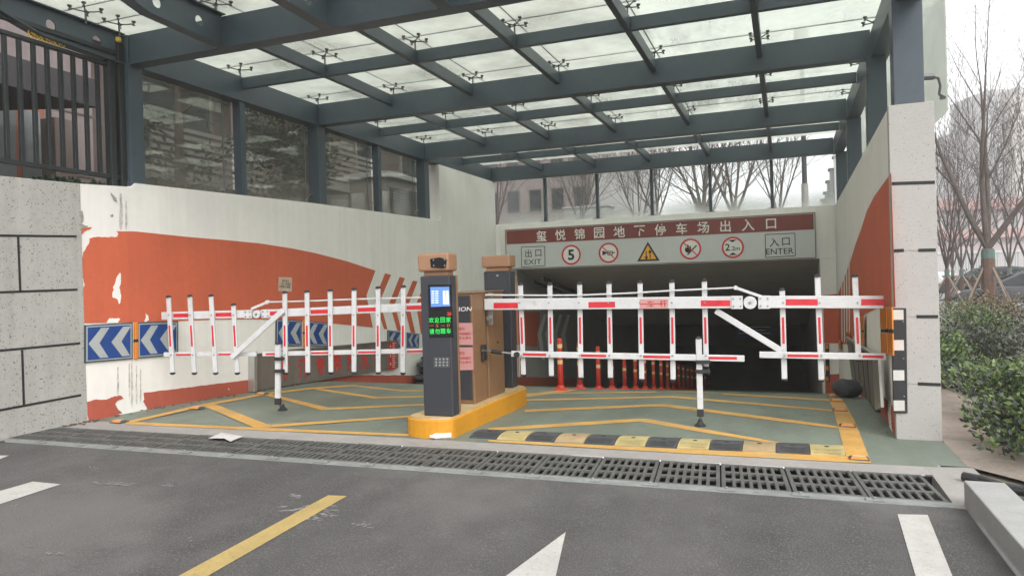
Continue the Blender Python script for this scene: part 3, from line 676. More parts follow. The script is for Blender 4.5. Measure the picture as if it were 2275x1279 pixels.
for (cx, cy, kind) in ((1269,566,'5'), (1352,561.5,'horn'), (1534,553,'fire'), (1628,549.5,'height')):
    c = sgn(.001)(cx, cy); ro = .245
    disc(c, ro, 'symbol_disc', 'signwhite', t); ring(c, ro, ro-.042, 'symbol_ring', 'signred')
    y = Vector((0, -.005, 0))
    if kind == '5': text('5', 'lettering', 'signblack', t, c+y, X1, Z1, .26, .03, 1.05)
    if kind == 'horn':
        mb = MB(); mb.prism([c+y+X1*a+Z1*b for a, b in ((-.15, .06), (-.15, -.06), (-.05, -.015), (-.05, .015))], (0, -.001, 0))
        mb.bar(c+y-X1*.05, c+y+X1*.16, .022, .002); mb.bar(c+y-X1*.02-Z1*.05, c+y+X1*.10-Z1*.05, .02, .002); mb.bar(c+y-X1*.02+Z1*.035, c+y+X1*.10+Z1*.035, .016, .002)
        for s_ in (-.02, .10): mb.bar(c+y+X1*s_-Z1*.05, c+y+X1*s_+Z1*.035, .016, .0018, X1)
        mb.build('horn_symbol', 'signblack', t)
        MB().bar(c+y*1.6-X1*.14+Z1*.14, c+y*1.6+X1*.14-Z1*.14, .022, .002).build('slash', 'signred', t)
    if kind == 'fire':
        MB().prism([c+y+X1*a+Z1*b for a, b in ((-.13, -.03), (-.11, .05), (-.085, .02), (-.06, .12), (-.02, .05), (.0, .085), (.02, 0), (0, -.06), (-.05, -.085), (-.1, -.075))], (0, -.001, 0)).build('flame_symbol', 'signblack', t)
        MB().bar(c+y*1.3-X1*.07-Z1*.13, c+y*1.3+X1*.14+Z1*.08, .03, .002).build('match_symbol', 'signblack', t)
        MB().bar(c+y*1.8-X1*.14+Z1*.14, c+y*1.8+X1*.14-Z1*.14, .022, .002).build('slash', 'signred', t)
    if kind == 'height':
        mb = MB(); mb.prism([c+y+X1*a+Z1*b for a, b in ((-.09, .175), (.09, .175), (0, .115))], (0, -.001, 0)); mb.prism([c+y+X1*a+Z1*b for a, b in ((-.09, -.175), (.09, -.175), (0, -.115))], (0, -.001, 0))
        mb.build('height_symbol', 'signblack', t); text('2', 'lettering', 'signblack', t, c+y-X1*.115+Z1*.01, X1, Z1, .16, .02); text('.2m', 'lettering', 'signblack', t, c+y+X1*.055-Z1*.025, X1, Z1, .095, .012, 1.1)
c = sgn(.001)(1440, 561)
tri = [Vector((0, 0, .26)), Vector((-.265, 0, -.2)), Vector((.265, 0, -.2))]
MB().prism([c+p for p in tri], (0, -.002, 0)).build('triangle_border', 'signblack', t)
MB().prism([c+Vector((0, -.0025, -.045))+(p+Vector((0, 0, .045)))*.73 for p in tri], (0, -.001, 0)).build('triangle_face', 'signyellow', t)
mb = MB()
for x, s_ in ((-.045, -1), (.045, 1)):
    p = c+Vector((x, -.006, -.05)); mb.bar(p-Z1*.09, p+Z1*.09, .022, .002, X1); mb.prism([p+Z1*s_*.125, p+Z1*s_*.045+X1*.045, p+Z1*s_*.045-X1*.045], (0, -.001, 0))
mb.build('arrow_symbol', 'signblack', t)

# ================================================================== CANOPY
ZB, ZT, ZPB, ZPT, ZGL = 4.12, 4.46, 4.285, 4.44, 4.62
XLE, XRE = -6.95, 1.03                                     # inner faces of the edge beams
BY = [6.42, 10.0, 13.66, 17.34]                            # main beams (rear lower edge near these)
PX = [-5.61, -4.27, -2.94, -1.59, -.245]
CFY = 4.75                                                 # front edge of the canopy
t = thing('glass_canopy', 'blue grey steel canopy with glass roof and glazed sides over the garage ramp', 'canopy', (-3, 12, 3))
canopy = t
for y in BY:
    mb = MB(); mb.box((XLE+.002, y-.17, ZB+.014), (XRE-.002, y-.01, ZT)); mb.box((XLE+.002, y-.18, ZB), (XRE-.002, y, ZB+.0138)); mb.build('main_beam', 'steel', t, .004)
for x0, x1 in ((XLE-.2, XLE), (XRE, XRE+.2)):
    mb = MB(); mb.box((x0+.012, BY[0]-.18, ZB+.014), (x1-.012, BY[3]+.1, ZT)); mb.box((x0, BY[0]-.18, ZB), (x1, BY[3]+.1, ZB+.0138)); mb.build('edge_beam', 'steel', t, .004)
bays = list(zip(BY[:-1], BY[1:]))
for x in PX:
    for a, b in bays:
        MB().box((x-.035, a+.001, ZPB), (x+.035, b-.172, ZPT)).build('purlin', 'steel', t, .004)
RY = [(a+b)/2-.09 for a, b in bays]
for y in RY:
    X = [XLE]+PX+[XRE]
    for a, b in zip(X[:-1], X[1:]):
        MB().box((a+(.036 if a != XLE else .001), y-.035, ZPB+.004), (b-(.036 if b != XRE else .001), y+.035, ZPT-.002)).build('cross_beam', 'steel', t, .003)
# front cantilever brackets with round holes
def cant(x, wd):
    y1, y0 = BY[0]-.182, CFY; bm = bmesh.new()
    zb0, zb1, zt = ZB+.10, ZB+.014, ZT
    outer = [bm.verts.new((0, y, z)) for y, z in ((y1, zb1), (y0+.5, zb1+.03), (y0, zb0+.07), (y0, zt), (y1, zt))]
    ed = [bm.edges.new((a, b)) for a, b in zip(outer, outer[1:]+outer[:1])]
    for hy in (y1-.32, y1-.86, y1-1.4):
        if hy < y0+.15: continue
        ci = [bm.verts.new((0, hy+.055*math.cos(2*math.pi*i/16), (ZB+ZT)/2+.015+.055*math.sin(2*math.pi*i/16))) for i in range(16)]
        ed += [bm.edges.new((a, b)) for a, b in zip(ci, ci[1:]+ci[:1])]
    bmesh.ops.triangle_fill(bm, use_beauty=True, edges=ed)
    ge = bmesh.ops.extrude_face_region(bm, geom=bm.faces[:])
    for v in [g for g in ge['geom'] if isinstance(g, bmesh.types.BMVert)]: v.co.x += .014
    bmesh.ops.recalc_face_normals(bm, faces=bm.faces)
    bm.verts.index_update(); mb = MB(); mb.add([v.co+Vector((x-.007, 0, 0)) for v in bm.verts], [tuple(v.index for v in f.verts) for f in bm.faces]); bm.free()
    h = wd/2
    mb.hexa([(x-h, y1, zb1-.014), (x+h, y1, zb1-.014), (x+h, y0+.5, zb1+.016), (x-h, y0+.5, zb1+.016)], [(x-h, y1, zb1), (x+h, y1, zb1), (x+h, y0+.5, zb1+.03), (x-h, y0+.5, zb1+.03)])
    mb.hexa([(x-h, y0+.5, zb1+.016), (x+h, y0+.5, zb1+.016), (x+h, y0, zb0+.056), (x-h, y0, zb0+.056)], [(x-h, y0+.5, zb1+.03), (x+h, y0+.5, zb1+.03), (x+h, y0, zb0+.07), (x-h, y0, zb0+.07)])
    mb.box((x-h, y0, zt), (x+h, y1, zt+.012)); mb.build('cantilever_bracket', 'steel', t)
for x in [XLE-.1]+PX+[XRE+.1]: cant(x, .13)
MB().tube((XLE-.5, CFY+.02, ZT-.06), (XRE+.5, CFY+.02, ZT-.06), .055, .055, 14).build('front_tube', 'steel', t, smooth=True)
# columns on the walls
def wtopL(y):
    P = [(6.2, 2.74), (ltop[1].y, ltop[1].z), (ltop[2].y, ltop[2].z), (ltop[3].y, ltop[3].z)]
    for a, b in zip(P, P[1:]):
        if y <= b[0]: return lerp(a[1], b[1], max(0, (y-a[0])/(b[0]-a[0])))
    return P[-1][1]
for y in BY[:3]:
    mb = MB(); mb.box((XLE-.2, y-.19, wtopL(y)-.04), (XLE, y+.005, ZB-.001)); mb.box((XLE-.215, y-.205, wtopL(y)-.05), (XLE+.006, y+.018, wtopL(y)+.012)); mb.build('column', 'steel', t, .006)
for a, b in bays[:2]:
    y = (a+b)/2-.09; MB().box((XLE-.16, y-.05, wtopL(y)-.04), (XLE-.03, y+.05, ZB-.001)).build('side_post', 'steel', t, .004)
RC = [7.6, 10.0, 13.66, 17.2]
mb = MB(); mb.box((.962, 7.46, 2.96), (1.21, 7.66, ZB-.001)); mb.build('column', 'steel', t, .006)
for y in RC[1:]:
    MB().box((xr(y)+.03, y-.2, 2.9), (xr(y)+.25, y+.01, ZB-.001)).build('column', 'steel', t, .006)
MB().box((XRE-.02, BY[0]-.1, ZB-.15), (XRE+.18, 7.66, ZB-.002)).build('column_bracket', 'steel', t, .004)
for x in PX:
    mb = MB(); mb.box((x-.035, PY+.06, 3.021), (x+.035, PY+.16, ZB-.001)); mb.box((x-.11, PY+.02, 3.021), (x+.11, PY+.2, 3.034)); mb.build('rear_mullion', 'steel', t, .004)
# glazing
GYE = [CFY-.05, CFY+1.0]+[BY[0]-.25, RY[0], BY[1]-.09, RY[1], BY[2]-.09, RY[2], BY[3]+.25]
GXE = [XLE-.45]+PX+[XRE+.45]
for a, b in zip(GYE[:-1], GYE[1:]):
    for c, d in zip(GXE[:-1], GXE[1:]):
        MB().box((c+.006, a+.006, ZGL), (d-.006, b-.006, ZGL+.012)).build('roof_pane', 'roofglass', t)
for x in PX: MB().box((x-.0058, GYE[0], ZGL-.001), (x+.0058, GYE[-1], ZGL+.0125)).build('joint_seal', 'seal', t)
for y in GYE[1:-1]: MB().box((GXE[0], y-.0057, ZGL-.0015), (GXE[-1], y+.0057, ZGL+.0122)).build('joint_seal', 'seal', t)
sp = MB(); sp.tube((0, 0, -.19), (0, 0, -.05), .011, .011, 6); sp.ball((0, 0, -.05), .017, 6, 4)
for sx1_ in (-1, 1):
    for sy1_ in (-1, 1):
        e = Vector((sx1_*.105, sy1_*.105, 0)); sp.path([Vector((0, 0, -.06)), e*.55+Vector((0, 0, -.05)), e+Vector((0, 0, -.035)), e+Vector((0, 0, -.006))], .0075, 5)
        sp.lathe(e+Vector((0, 0, -.03)), [(.010, 0), (.024, .012), (.024, .024)], 8); sp.lathe(e+Vector((0, 0, -.055)), [(.018, 0), (.012, .016)], 6)
sproto = None; off = WL[t.name]
for y in GYE[1:-1]:
    for x in PX+[XLE-.05, XRE+.05]:
        if sproto is None: sproto = sp.build('spider_fitting', 'steel_dark', None); o = sproto
        else: o = sproto.copy(); C.objects.link(o)
        o.parent = t; o.location = Vector((x, y, ZGL))-off
# left side panes, with rods; rear panes; outer right panes
LY = [BY[0]+.01, (BY[0]+BY[1])/2-.09, BY[1]-.09, (BY[1]+BY[2])/2-.09, BY[2]-.19]
for a, b in zip(LY[:-1], LY[1:]):
    MB().prism([(XLE-.18, a+.06, wtopL(a)-.01), (XLE-.18, b-.06, wtopL(b)-.01), (XLE-.18, b-.06, ZB+.02), (XLE-.18, a+.06, ZB+.02)], (-.012, 0, 0)).build('side_pane', 'sideglass', t)
    mb = MB(); y = b-.28; mb.tube((XLE-.13, y, wtopL(y)), (XLE-.13, y, ZB), .008, .008, 6); mb.path([(XLE-.13, y, wtopL(y)+.05), (XLE-.13, y+.1, wtopL(y)+.16), (XLE-.1, y+.17, wtopL(y)+.18)], .009, 5); mb.path([(XLE-.13, y, ZB-.06), (XLE-.13, y+.1, ZB-.09), (XLE-.1, y+.15, ZB-.05)], .009, 5)
    mb.build('tie_rod', 'steel_dark', t)
X = [XL+.05]+PX+[xr(PY)]
for a, b in zip(X[:-1], X[1:]):
    MB().box((a+.008, PY+.17, 3.035), (b-.008, PY+.182, ZB+.02)).build('rear_pane', 'backglass', t)
for y0, y1 in ((7.62, 9.85), (9.88, 13.4), (13.43, 17.2)):
    MB().box((1.41, y0, 2.965), (1.422, y1, 4.75)).build('outer_pane', 'outerglass', t)
mb = MB(); mb.tube((1.2, 7.57, 3.28), (1.31, 7.6, 3.28), .028, .028, 8); mb.path([(1.30, 7.6, 3.28), (1.35, 7.63, 3.27), (1.37, 7.65, 3.2), (1.36, 7.67, 3.13), (1.40, 7.68, 3.1)], .011, 6); mb.lathe((1.395, 7.68, 3.085), [(.03, 0), (.03, .02)], 8)
mb.build('spider_fitting', 'steel_dark', t)

# ================================================================== RAILING on the stone wall
XG = -7.05
t = thing('iron_railing', 'black iron railing with gilt scroll ornament on the stone-look wall', 'railing', (XG, 4, 2.7))
MB().box((XG-.03, .5, 4.205), (XG+.03, 6.16, 4.26)).build('top_rail', 'iron', t, .006)
MB().box((XG-.025, .5, 4.055), (XG+.025, 6.1, 4.1)).build('mid_rail', 'iron', t, .006)
MB().box((XG-.025, .5, 2.80), (XG+.025, 6.16, 2.85)).build('bottom_rail', 'iron', t, .006)
yy = [onX(x, 200, XG).y for x in (12, 44, 77, 108, 137, 164, 191, 217)]
pitch = (yy[-1]-yy[0])/7
for k in range(-14, 8): MB().box((XG-.018, yy[0]+k*pitch-.02, 2.851), (XG+.018, yy[0]+k*pitch+.02, 4.054)).build('baluster', 'iron', t, .004)
for y, top_ in ((6.06, 4.15), (6.19, 4.36)):
    MB().box((XG-.045, y-.04, 2.66), (XG+.045, y+.04, top_)).build('railing_post', 'iron', t, .008)
MB().ball((XG, 6.19, 4.4), .04, 12, 8).build('finial', 'gold', t, smooth=True)
oc = [onX(x, y, XG) for x, y in ((76, 80), (104, 88), (132, 98))]
for c in oc:
    c.z = 4.152; mb = MB(); n = 18
    mb.path([c+Vector((0, .062*math.cos(2*math.pi*i/n), .05*math.sin(2*math.pi*i/n))) for i in range(n+1)], .006, 5)
    for k in range(4):
        a = k*math.pi/2+.4; mb.path([c+Vector((0, .035*math.cos(a)+.018*math.cos(b), .03*math.sin(a)+.018*math.sin(b))) for b in frange(0, 5, 7)], .0045, 4)
    mb.ball(c, .014, 6, 4); mb.build('gilt_scroll', 'gold', t)
mb = MB()
for a, b in zip(oc[:-1], oc[1:]):
    c = (a+b)/2; mb.path([c+Vector((0, .03*math.cos(q), .035*math.sin(q))) for q in frange(0, 6.28, 10)], .005, 4); mb.ball(c, .012, 6, 4)
mb.build('gilt_link', 'gold', t)

# ================================================================== CHEVRON SIGNS on the left wall
def chevron(name, label, quad, vflip=False):
    P = [onX(x, y, XL+.02) for x, y in quad]                # tl, tr, br, bl
    c = (P[0]+P[2])/2; t = thing(name, label, 'sign', c, 'blue chevron signs on the left wall')
    def uv(u, v, d): p = P[0].lerp(P[1], u).lerp(P[3].lerp(P[2], u), v); p.x += d; return p
    def q(u0, v0, u1, v1, d): return [uv(u0, v0, d), uv(u1, v0, d), uv(u1, v1, d), uv(u0, v1, d)]
    MB().prism(q(0, 0, 1, 1, 0), (-.018, 0, 0)).build('board', 'signborder', t)
    MB().prism(q(.03, .035, .97, .965, .001), (.001, 0, 0)).build('border_line', 'signgrey', t)
    MB().prism(q(.055, .065, .945, .935, .003), (.001, 0, 0)).build('blue_face', 'blue', t)
    for u in (.07, .53):
        MB().prism([uv(u, .5, .005), uv(u+.25, .1, .005), uv(u+.42, .1, .005), uv(u+.215, .5, .005), uv(u+.40, .9, .005), uv(u+.23, .9, .005)], (.001, 0, 0)).build('chevron', 'signgrey', t)
    return t
chevron('chevron_sign', 'blue chevron sign on the wall, nearest the stone-look wall', [(188,722),(295,716),(295,797),(188,806)])
chevron('chevron_sign', 'blue chevron sign on the wall, partly behind the left barrier tip', [(305,716),(396,713),(396,788),(305,796)])
chevron('chevron_sign', 'blue chevron sign directly behind the left barrier support leg', [(614,709),(671,711),(671,768),(613,769)])
chevron('chevron_sign', 'blue chevron sign above the near end of the flood barrier lettering', [(681,712),(730,717),(729,769),(681,768)])
chevron('chevron_sign', 'small far blue chevron sign behind the red gauge strip', [(862,733),(897,737),(897,773),(862,771)])
chevron('chevron_sign', 'small far blue chevron sign above the sandbags, beside the kiosk', [(905,738),(932,741),(931,773),(905,772)])
def strip_refl(label, quad, fn, vec):
    P = [fn(x, y) for x, y in quad]; t = thing('corner_reflector', label, 'reflector', (P[0]+P[2])/2, 'orange corner reflectors')
    for v0, v1 in ((0, .46), (.54, 1)):
        MB().prism([P[0].lerp(P[3], v0), P[1].lerp(P[2], v0), P[1].lerp(P[2], v1), P[0].lerp(P[3], v1)], vec).build('reflector_plate', 'reflorange', t, .004)
    MB().prism([P[0].lerp(P[3], .465), P[1].lerp(P[2], .465), P[1].lerp(P[2], .535), P[0].lerp(P[3], .535)], Vector(vec)*.7).build('clip', 'rubber', t)
strip_refl('orange reflector strip between the two nearest blue chevron signs', [(296.5,716),(303.5,716),(303.5,797),(296.5,798)], fx(.002), (.03, 0, 0))
strip_refl('orange reflector strip between the two middle blue chevron signs', [(672.5,709),(679.5,709),(679.5,770),(672.5,770)], fx(.002), (.03, 0, 0))
strip_refl('tall orange corner reflector beside the black and white guard on the pier', [(1957,682),(1971,682),(1974,787),(1960,787)], fr_(.03), (-.012, 0, 0))
strip_refl('second orange corner reflector strip, folded against the pier edge', [(1974,682),(1984,682),(1987,790),(1977,788)], fr_(.03), (-.012, 0, 0))
strip_refl('small orange reflector on the right wall above the flood panel', [(1881,736),(1886.5,736),(1887,752),(1881,750)], fr_(.03), (-.012, 0, 0))
strip_refl('small orange reflector further back on the right wall by the portal', [(1864,755),(1869,755),(1869,776),(1864,776)], fr_(.03), (-.012, 0, 0))
strip_refl('narrow orange reflector on the right wall behind the barrier tip picket', [(1914,704),(1920,700),(1920,770),(1915,768)], fr_(.03), (-.012, 0, 0))

# notice paper and flood boards
t = thing('wall_notice', 'small cream paper notice glued on the orange mural', 'notice', onX(633, 631, XL+.01))
nx_ = fx(.007); poly_on(nx_, [(619,615),(648.5,616.5),(648,648),(618,646)], (.002, 0, 0)).build('sheet', 'cream', t)
yd_ = Vector((0, 1, 0))
chars('温馨提示', 'lettering', 'ink', t, fx(.0105)(628,624), fx(.0105)(640,624.5), .035, .01)
chars('一车一杆保持', 'lettering', 'ink', t, fx(.0105)(624,630), fx(.0105)(644,631), .035, .01)
chars('车距防止碰撞', 'lettering', 'ink', t, fx(.0105)(622,636), fx(.0105)(643,637), .035, .01)
t = thing('flood_barrier_board', 'long grey steel flood board with red Chinese lettering along the left wall', 'flood board', onX(700, 830, XL))
fb = lambda d: (lambda x, y: onX(x, y, XL+d))
poly_on(fb(.06), [(572,787),(642,776),(885,756),(885,817),(800,831),(640,856),(572,868)], (-.045, 0, 0)).build('steel_panel', 'inox', t, .004)
poly_on(fb(.11), [(565,780),(572,780),(572,869),(565,870)], (-.105, 0, 0)).build('end_post', 'inoxedge', t, .004)
MB().bar(fb(.065)(572,786.5), fb(.065)(885,756), .02, .03).build('top_edge', 'inox', t)
chars('防汛专用挡水板', 'lettering', 'boardred', t, fb(.062)(633,821), fb(.062)(840,798), .30, .03, sx=.85)
t2 = thing('level_gauge', 'red water level gauge strip fixed on the steel flood board', 'gauge', onX(871, 788, XL+.07))
poly_on(fb(.068), [(864,759),(880,757.5),(880,819),(864,822)], (-.006, 0, 0)).build('scale_board', 'boardred', t2)
mb = MB()
for k in range(12): mb.bar(fb(.0705)(872, 762+k*4.8), fb(.0705)(879 if k % 3 == 0 else 877, 761.7+k*4.8), .012, .002)
mb.build('tick_marks', 'signwhite', t2); chars('水位尺', 'lettering', 'signwhite', t2, fb(.0705)(867.5,768), fb(.0705)(868.2,767.9), .05) if 0 else None
for (yy_, ch) in ((769, '水'), (790, '位'), (808, '线')): text(ch, 'lettering', 'signwhite', t2, fb(.0705)(867.5, yy_), (0, 1, 0), (0, 0, 1), .05, .02)
t = thing('flood_barrier_board', 'brown grey steel flood panel with bright end post along the right wall', 'flood board', (.86, 10.5, 0))
fR = fr_(.06)
poly_on(fR, [(1937,786),(1945,910),(1892,840),(1881,752)], (.04, 0, 0)).build('steel_panel', 'inox', t, .004)
poly_on(fr_(.1), [(1937,784),(1950,795),(1957,905),(1944,911)], (.03, 0, 0)).build('end_post', 'inoxedge', t, .004)
MB().bar(fr_(.07)(1939,787), fr_(.07)(1881,750), .035, .04).build('top_edge', 'inoxedge', t)
mb = MB()
for k in range(1, 5):
    u = k/5; mb.bar(fR(1937-56*u, 786-34*u), fR(1945-53*u, 910-70*u), .012, .012, Vector((0, 1, 0)))
mb.build('seam', 'eave', t)

# sandbags
def sack(name, label, group, c, L, Wd, H, rot=0):
    t = thing(name, label, 'sandbag', c, group); mb = MB(); n, k = 14, 9; vs = []; fs = []; c = Vector(c)
    for j in range(k+1):
        u = -1+2*j/k; s_ = (1-abs(u)**3.2)**.5 if abs(u) < 1 else .08; s_ = max(s_, .12)
        for i in range(n):
            a = 2*math.pi*i/n; rr = 1+.07*math.sin(3*a+5*u+c.x*9)+.05*math.sin(7*u+2*a+c.z*20)
            p = Vector((u*L/2, math.cos(a)*Wd/2*s_*rr, H/2+math.sin(a)*H/2*s_*rr)); p.rotate(Matrix.Rotation(rot, 3, 'Z')); vs.append(c+p)
    for j in range(k): fs += [(j*n+i, j*n+(i+1)%n, (j+1)*n+(i+1)%n, (j+1)*n+i) for i in range(n)]
    fs += [tuple(range(n-1, -1, -1)), tuple(range(k*n, k*n+n))]; mb.add(vs, fs); mb.build('sack', 'sandbag', t, smooth=True)
    e = Vector((L/2, 0, H*.5)); e.rotate(Matrix.Rotation(rot, 3, 'Z')); mb = MB(); mb.path([c+e+Vector((-.01, -.02, .02)), c+e+Vector((.03, -.05, .06)), c+e+Vector((.0, -.07, 0)), c+e+Vector((.02, -.05, -.05))], .008, 5); mb.build('tie', 'bag_tie', t)
    return t
names = ['bottom', 'second from the bottom', 'middle', 'fourth from the bottom', 'top']
for k in range(5):
    y_ = 13.0+.06*(-1)**k+.03*k
    sack('sandbag', 'dark grey sandbag, %s of the pile beside the left wall' % names[k], 'sandbags piled by the left wall', (XL+.27+.02*(k % 2), y_, zg(-6.6, 13.0)+.02+k*.112), 1.25-.08*k, .48, .14, math.pi/2+.06*(-1)**k)
sack('sandbag', 'black sandbag slumped on the floor in the right corner by the portal', None, (.68, 9.95, zg(.68, 9.95)), .32, .36, .23, .5)

# ================================================================== KERB ISLAND AND KIOSKS
t = thing('kerb_island', 'rounded bright yellow kerb island under the kiosks', 'kerb', (-3.25, 7.4, .07))
IX0, IX1, IY0, IY1, IZ = -3.40, -2.91, 5.98, 8.22, .275
r_ = (IX1-IX0)/2; cx_ = (IX0+IX1)/2; out = []
for i in range(13): a = math.pi+math.pi*i/12; out.append((cx_+r_*math.cos(a), IY0+r_*.55+r_*.55*math.sin(a)))
for i in range(13): a = math.pi*i/12; out.append((cx_+r_*math.cos(a), IY1-r_*.6+r_*.6*math.sin(a)))
MB().prism([(x, y, -.05) for x, y in out], (0, 0, IZ+.05-.012)).build('kerb_body', 'island', t, .012)
MB().prism([(cx_+(x-cx_)*.93, lerp(7.4, y, .985), IZ-.013) for x, y in out], (0, 0, .014)).build('kerb_top', 'islandtop', t)

t = thing('payment_kiosk', 'charcoal entry kiosk with tan camera head and lit screen on the island front', 'kiosk', (-3.09, 6.2, IZ))
KY, k0, k1 = 6.13, -3.245, -2.935
def slab(x0, x1, z0, z1, y0, y1, name, mt, par, bev=.004): return MB().box((x0, y0, z0), (x1, y1, z1)).build(name, mt, par, bev)
slab(k0, k1, IZ, 1.5942, KY, KY+.14, 'body', 'kiosk', t, .012)
slab(k0-.002, k1+.004, IZ+.02, 1.5942, KY+.141, KY+.17, 'back_panel', 'brown', t, .006)
slab(k0+.03, k1-.03, 1.5942, 1.6366, KY+.02, KY+.15, 'neck', 'tan', t, .006)
slab(k0-.008, k1+.008, 1.6366, 1.8061, KY-.03, KY+.17, 'camera_head', 'tan', t, .02)
ky = lambda d: (lambda x, y: onY(x, y, KY-d))
MB().prism([ky(.031)(x, y) for x, y in ((956,575),(977,571.5),(993,576),(991,593),(985,596),(958,594))], (0, -.008, 0)).build('camera_window', 'black_gloss', t, .002)
mb = MB()
for x, y in ((963,577.5),(988,577),(963.5,590),(988,590)): mb.ball(ky(.041)(x, y), .008, 8, 5)
mb.build('lamp_bead', 'bolt', t)
poly_on(ky(.001), [(951,632),(1003,632),(1007,749),(954,750)], (0, -.003, 0)).build('display_glass', 'black_gloss', t)
poly_on(ky(.0045), [(956,637.5),(998,637),(1000,680),(957.5,681.5)], (0, -.001, 0)).build('screen', 'screen_blue', t)
mb = MB()
for k in range(6):
    for x0, x1 in ((958.5,965),(967,974)): mb.prism([ky(.0062)(x0, 646+k*5), ky(.0062)(x1, 646+k*5), ky(.0062)(x1, 648+k*5), ky(.0062)(x0, 648+k*5)], (0, -.0005, 0))
for x0 in (984, 991): mb.prism([ky(.0062)(x0, 646), ky(.0062)(x0+5, 645), ky(.0062)(x0+6, 676), ky(.0062)(x0+.5, 675)], (0, -.0005, 0))
mb.build('screen_graphics', 'screen_white', t)
chars('欢迎回家', 'led_lettering', 'led_green', t, ky(.006)(958.5,711), ky(.006)(996.5,710), .05, .012)
chars('一车一杆', 'led_lettering', 'led_orange', t, ky(.006)(959,723), ky(.006)(996.5,723), .036, .004)
chars('请勿跟车', 'led_lettering', 'led_green', t, ky(.006)(959.5,736), ky(.006)(997,735), .05, .012)
text('20', 'led_lettering', 'led_red', t, ky(.006)(998,697), X1, Z1, .032, .01)
mb = MB()
for r2 in range(3):
    for c2 in range(4): mb.lathe((0, 0, 0), [(.0001, 0)], 3) if 0 else mb.ball(ky(.002)(968.5+c2*8.2, 798+r2*6.7), .0115, 8, 5, (1, .4, 1))
poly_on(ky(.0005), [(963,793),(999,793),(999.5,816),(963,816)], (0, -.0015, 0)).build('keypad_plate', 'steel_dark', t)
mb.build('keypad_button', 'bolt', t)
slab(k0+.01, k1-.01, IZ-.004, IZ+.012, KY-.01, KY+.165, 'foot', 'rubber', t)

t = thing('barrier_cabinet', 'brown and charcoal gate cabinet with pink notices beside the front kiosk', 'barrier cabinet', (-3.14, 6.97, IZ))
slab(-3.3158, -3.0144, IZ, 1.4105, 6.8154, 7.1592, 'body', 'brown', t, .012)
slab(-3.3064, -3.0351, IZ+.05, 1.3917, 6.7965, 6.8144, 'front_door', 'kiosk', t, .006)
slab(-3.3535, -3.005, 1.4105, 1.4246, 6.8059, 7.1686, 'lid', 'brown', t, .005)
cy_ = lambda d: (lambda x, y: onY(x, y, 6.7965-d))
text('VISION', 'lettering', 'signwhite', t, cy_(.001)(1022.5,686.5), Vector((1, 0, 0)), Vector((.25, 0, 1)), .046, .012, 1.3)
for q, nm in (([(1017.5,717),(1049.5,717),(1051,766),(1018,766)], 0), ([(1018,771),(1050.5,771),(1052,821),(1019,822)], 1)):
    poly_on(cy_(.001), q, (0, -.0015, 0)).build('notice_sheet', 'pink', t)
    y = q[0][1]; text('提示', 'lettering', 'inkred', t, cy_(.003)(1025.5, y+13), X1, Z1, .035, .005)
    for dy, s_ in ((24, '车保持距离'), (33, '防止撞车')): chars(s_, 'lettering', 'inkred', t, cy_(.003)(1023, y+dy), cy_(.003)(1044, y+dy), .026, .008)
mb = MB(); p = onX(1072, 784, -3.0125); mb.box((-3.0144, p.y-.05, p.z-.08), (-2.9794, p.y+.05, p.z+.09)); mb.build('arm_bracket', 'rubber', t, .008)

t = thing('barrier_cabinet', 'plain brown gate cabinet standing second on the island, behind the notices', 'barrier cabinet', (-3.14, 7.44, IZ))
slab(-3.3158, -3.0144, IZ, 1.4152, 7.2157, 7.6773, 'body', 'brown', t, .012)
slab(-3.3535, -3.005, 1.4152, 1.4294, 7.1969, 7.6961, 'lid', 'brown', t, .005)
p = onX(1105, 760, -3.0125); MB().tube(p, p+Vector((.012, 0, 0)), .012, .012, 10).build('lock', 'rubber', t)

t = thing('payment_kiosk', 'charcoal exit kiosk seen from its locked back panel at the island rear', 'kiosk', (-3.2, 8.1, IZ))
slab(-3.3629, -3.0238, IZ, 1.6507, 7.9599, 8.12, 'body', 'kiosk', t, .012)
slab(-3.3347, -3.0521, 1.6517, 1.6978, 7.9693, 8.1012, 'neck', 'tan', t, .006); slab(-3.3771, -3.0144, 1.6978, 1.8391, 7.9316, 8.1389, 'camera_head', 'tan', t, .018)
slab(-3.33, -3.0568, 0.9819, 1.613, 7.9542, 7.959, 'service_door', 'kiosk', t, .003)
p = onY(1105, 613, 7.9505); MB().ball(p, .018, 10, 6).build('lock', 'bolt', t)
p = onY(1142, 640, 8.6); slab(-3.0219, -3.0144, IZ+.1, 1.5942, 8.1247, 8.1577, 'side_strip', 'tan', t)

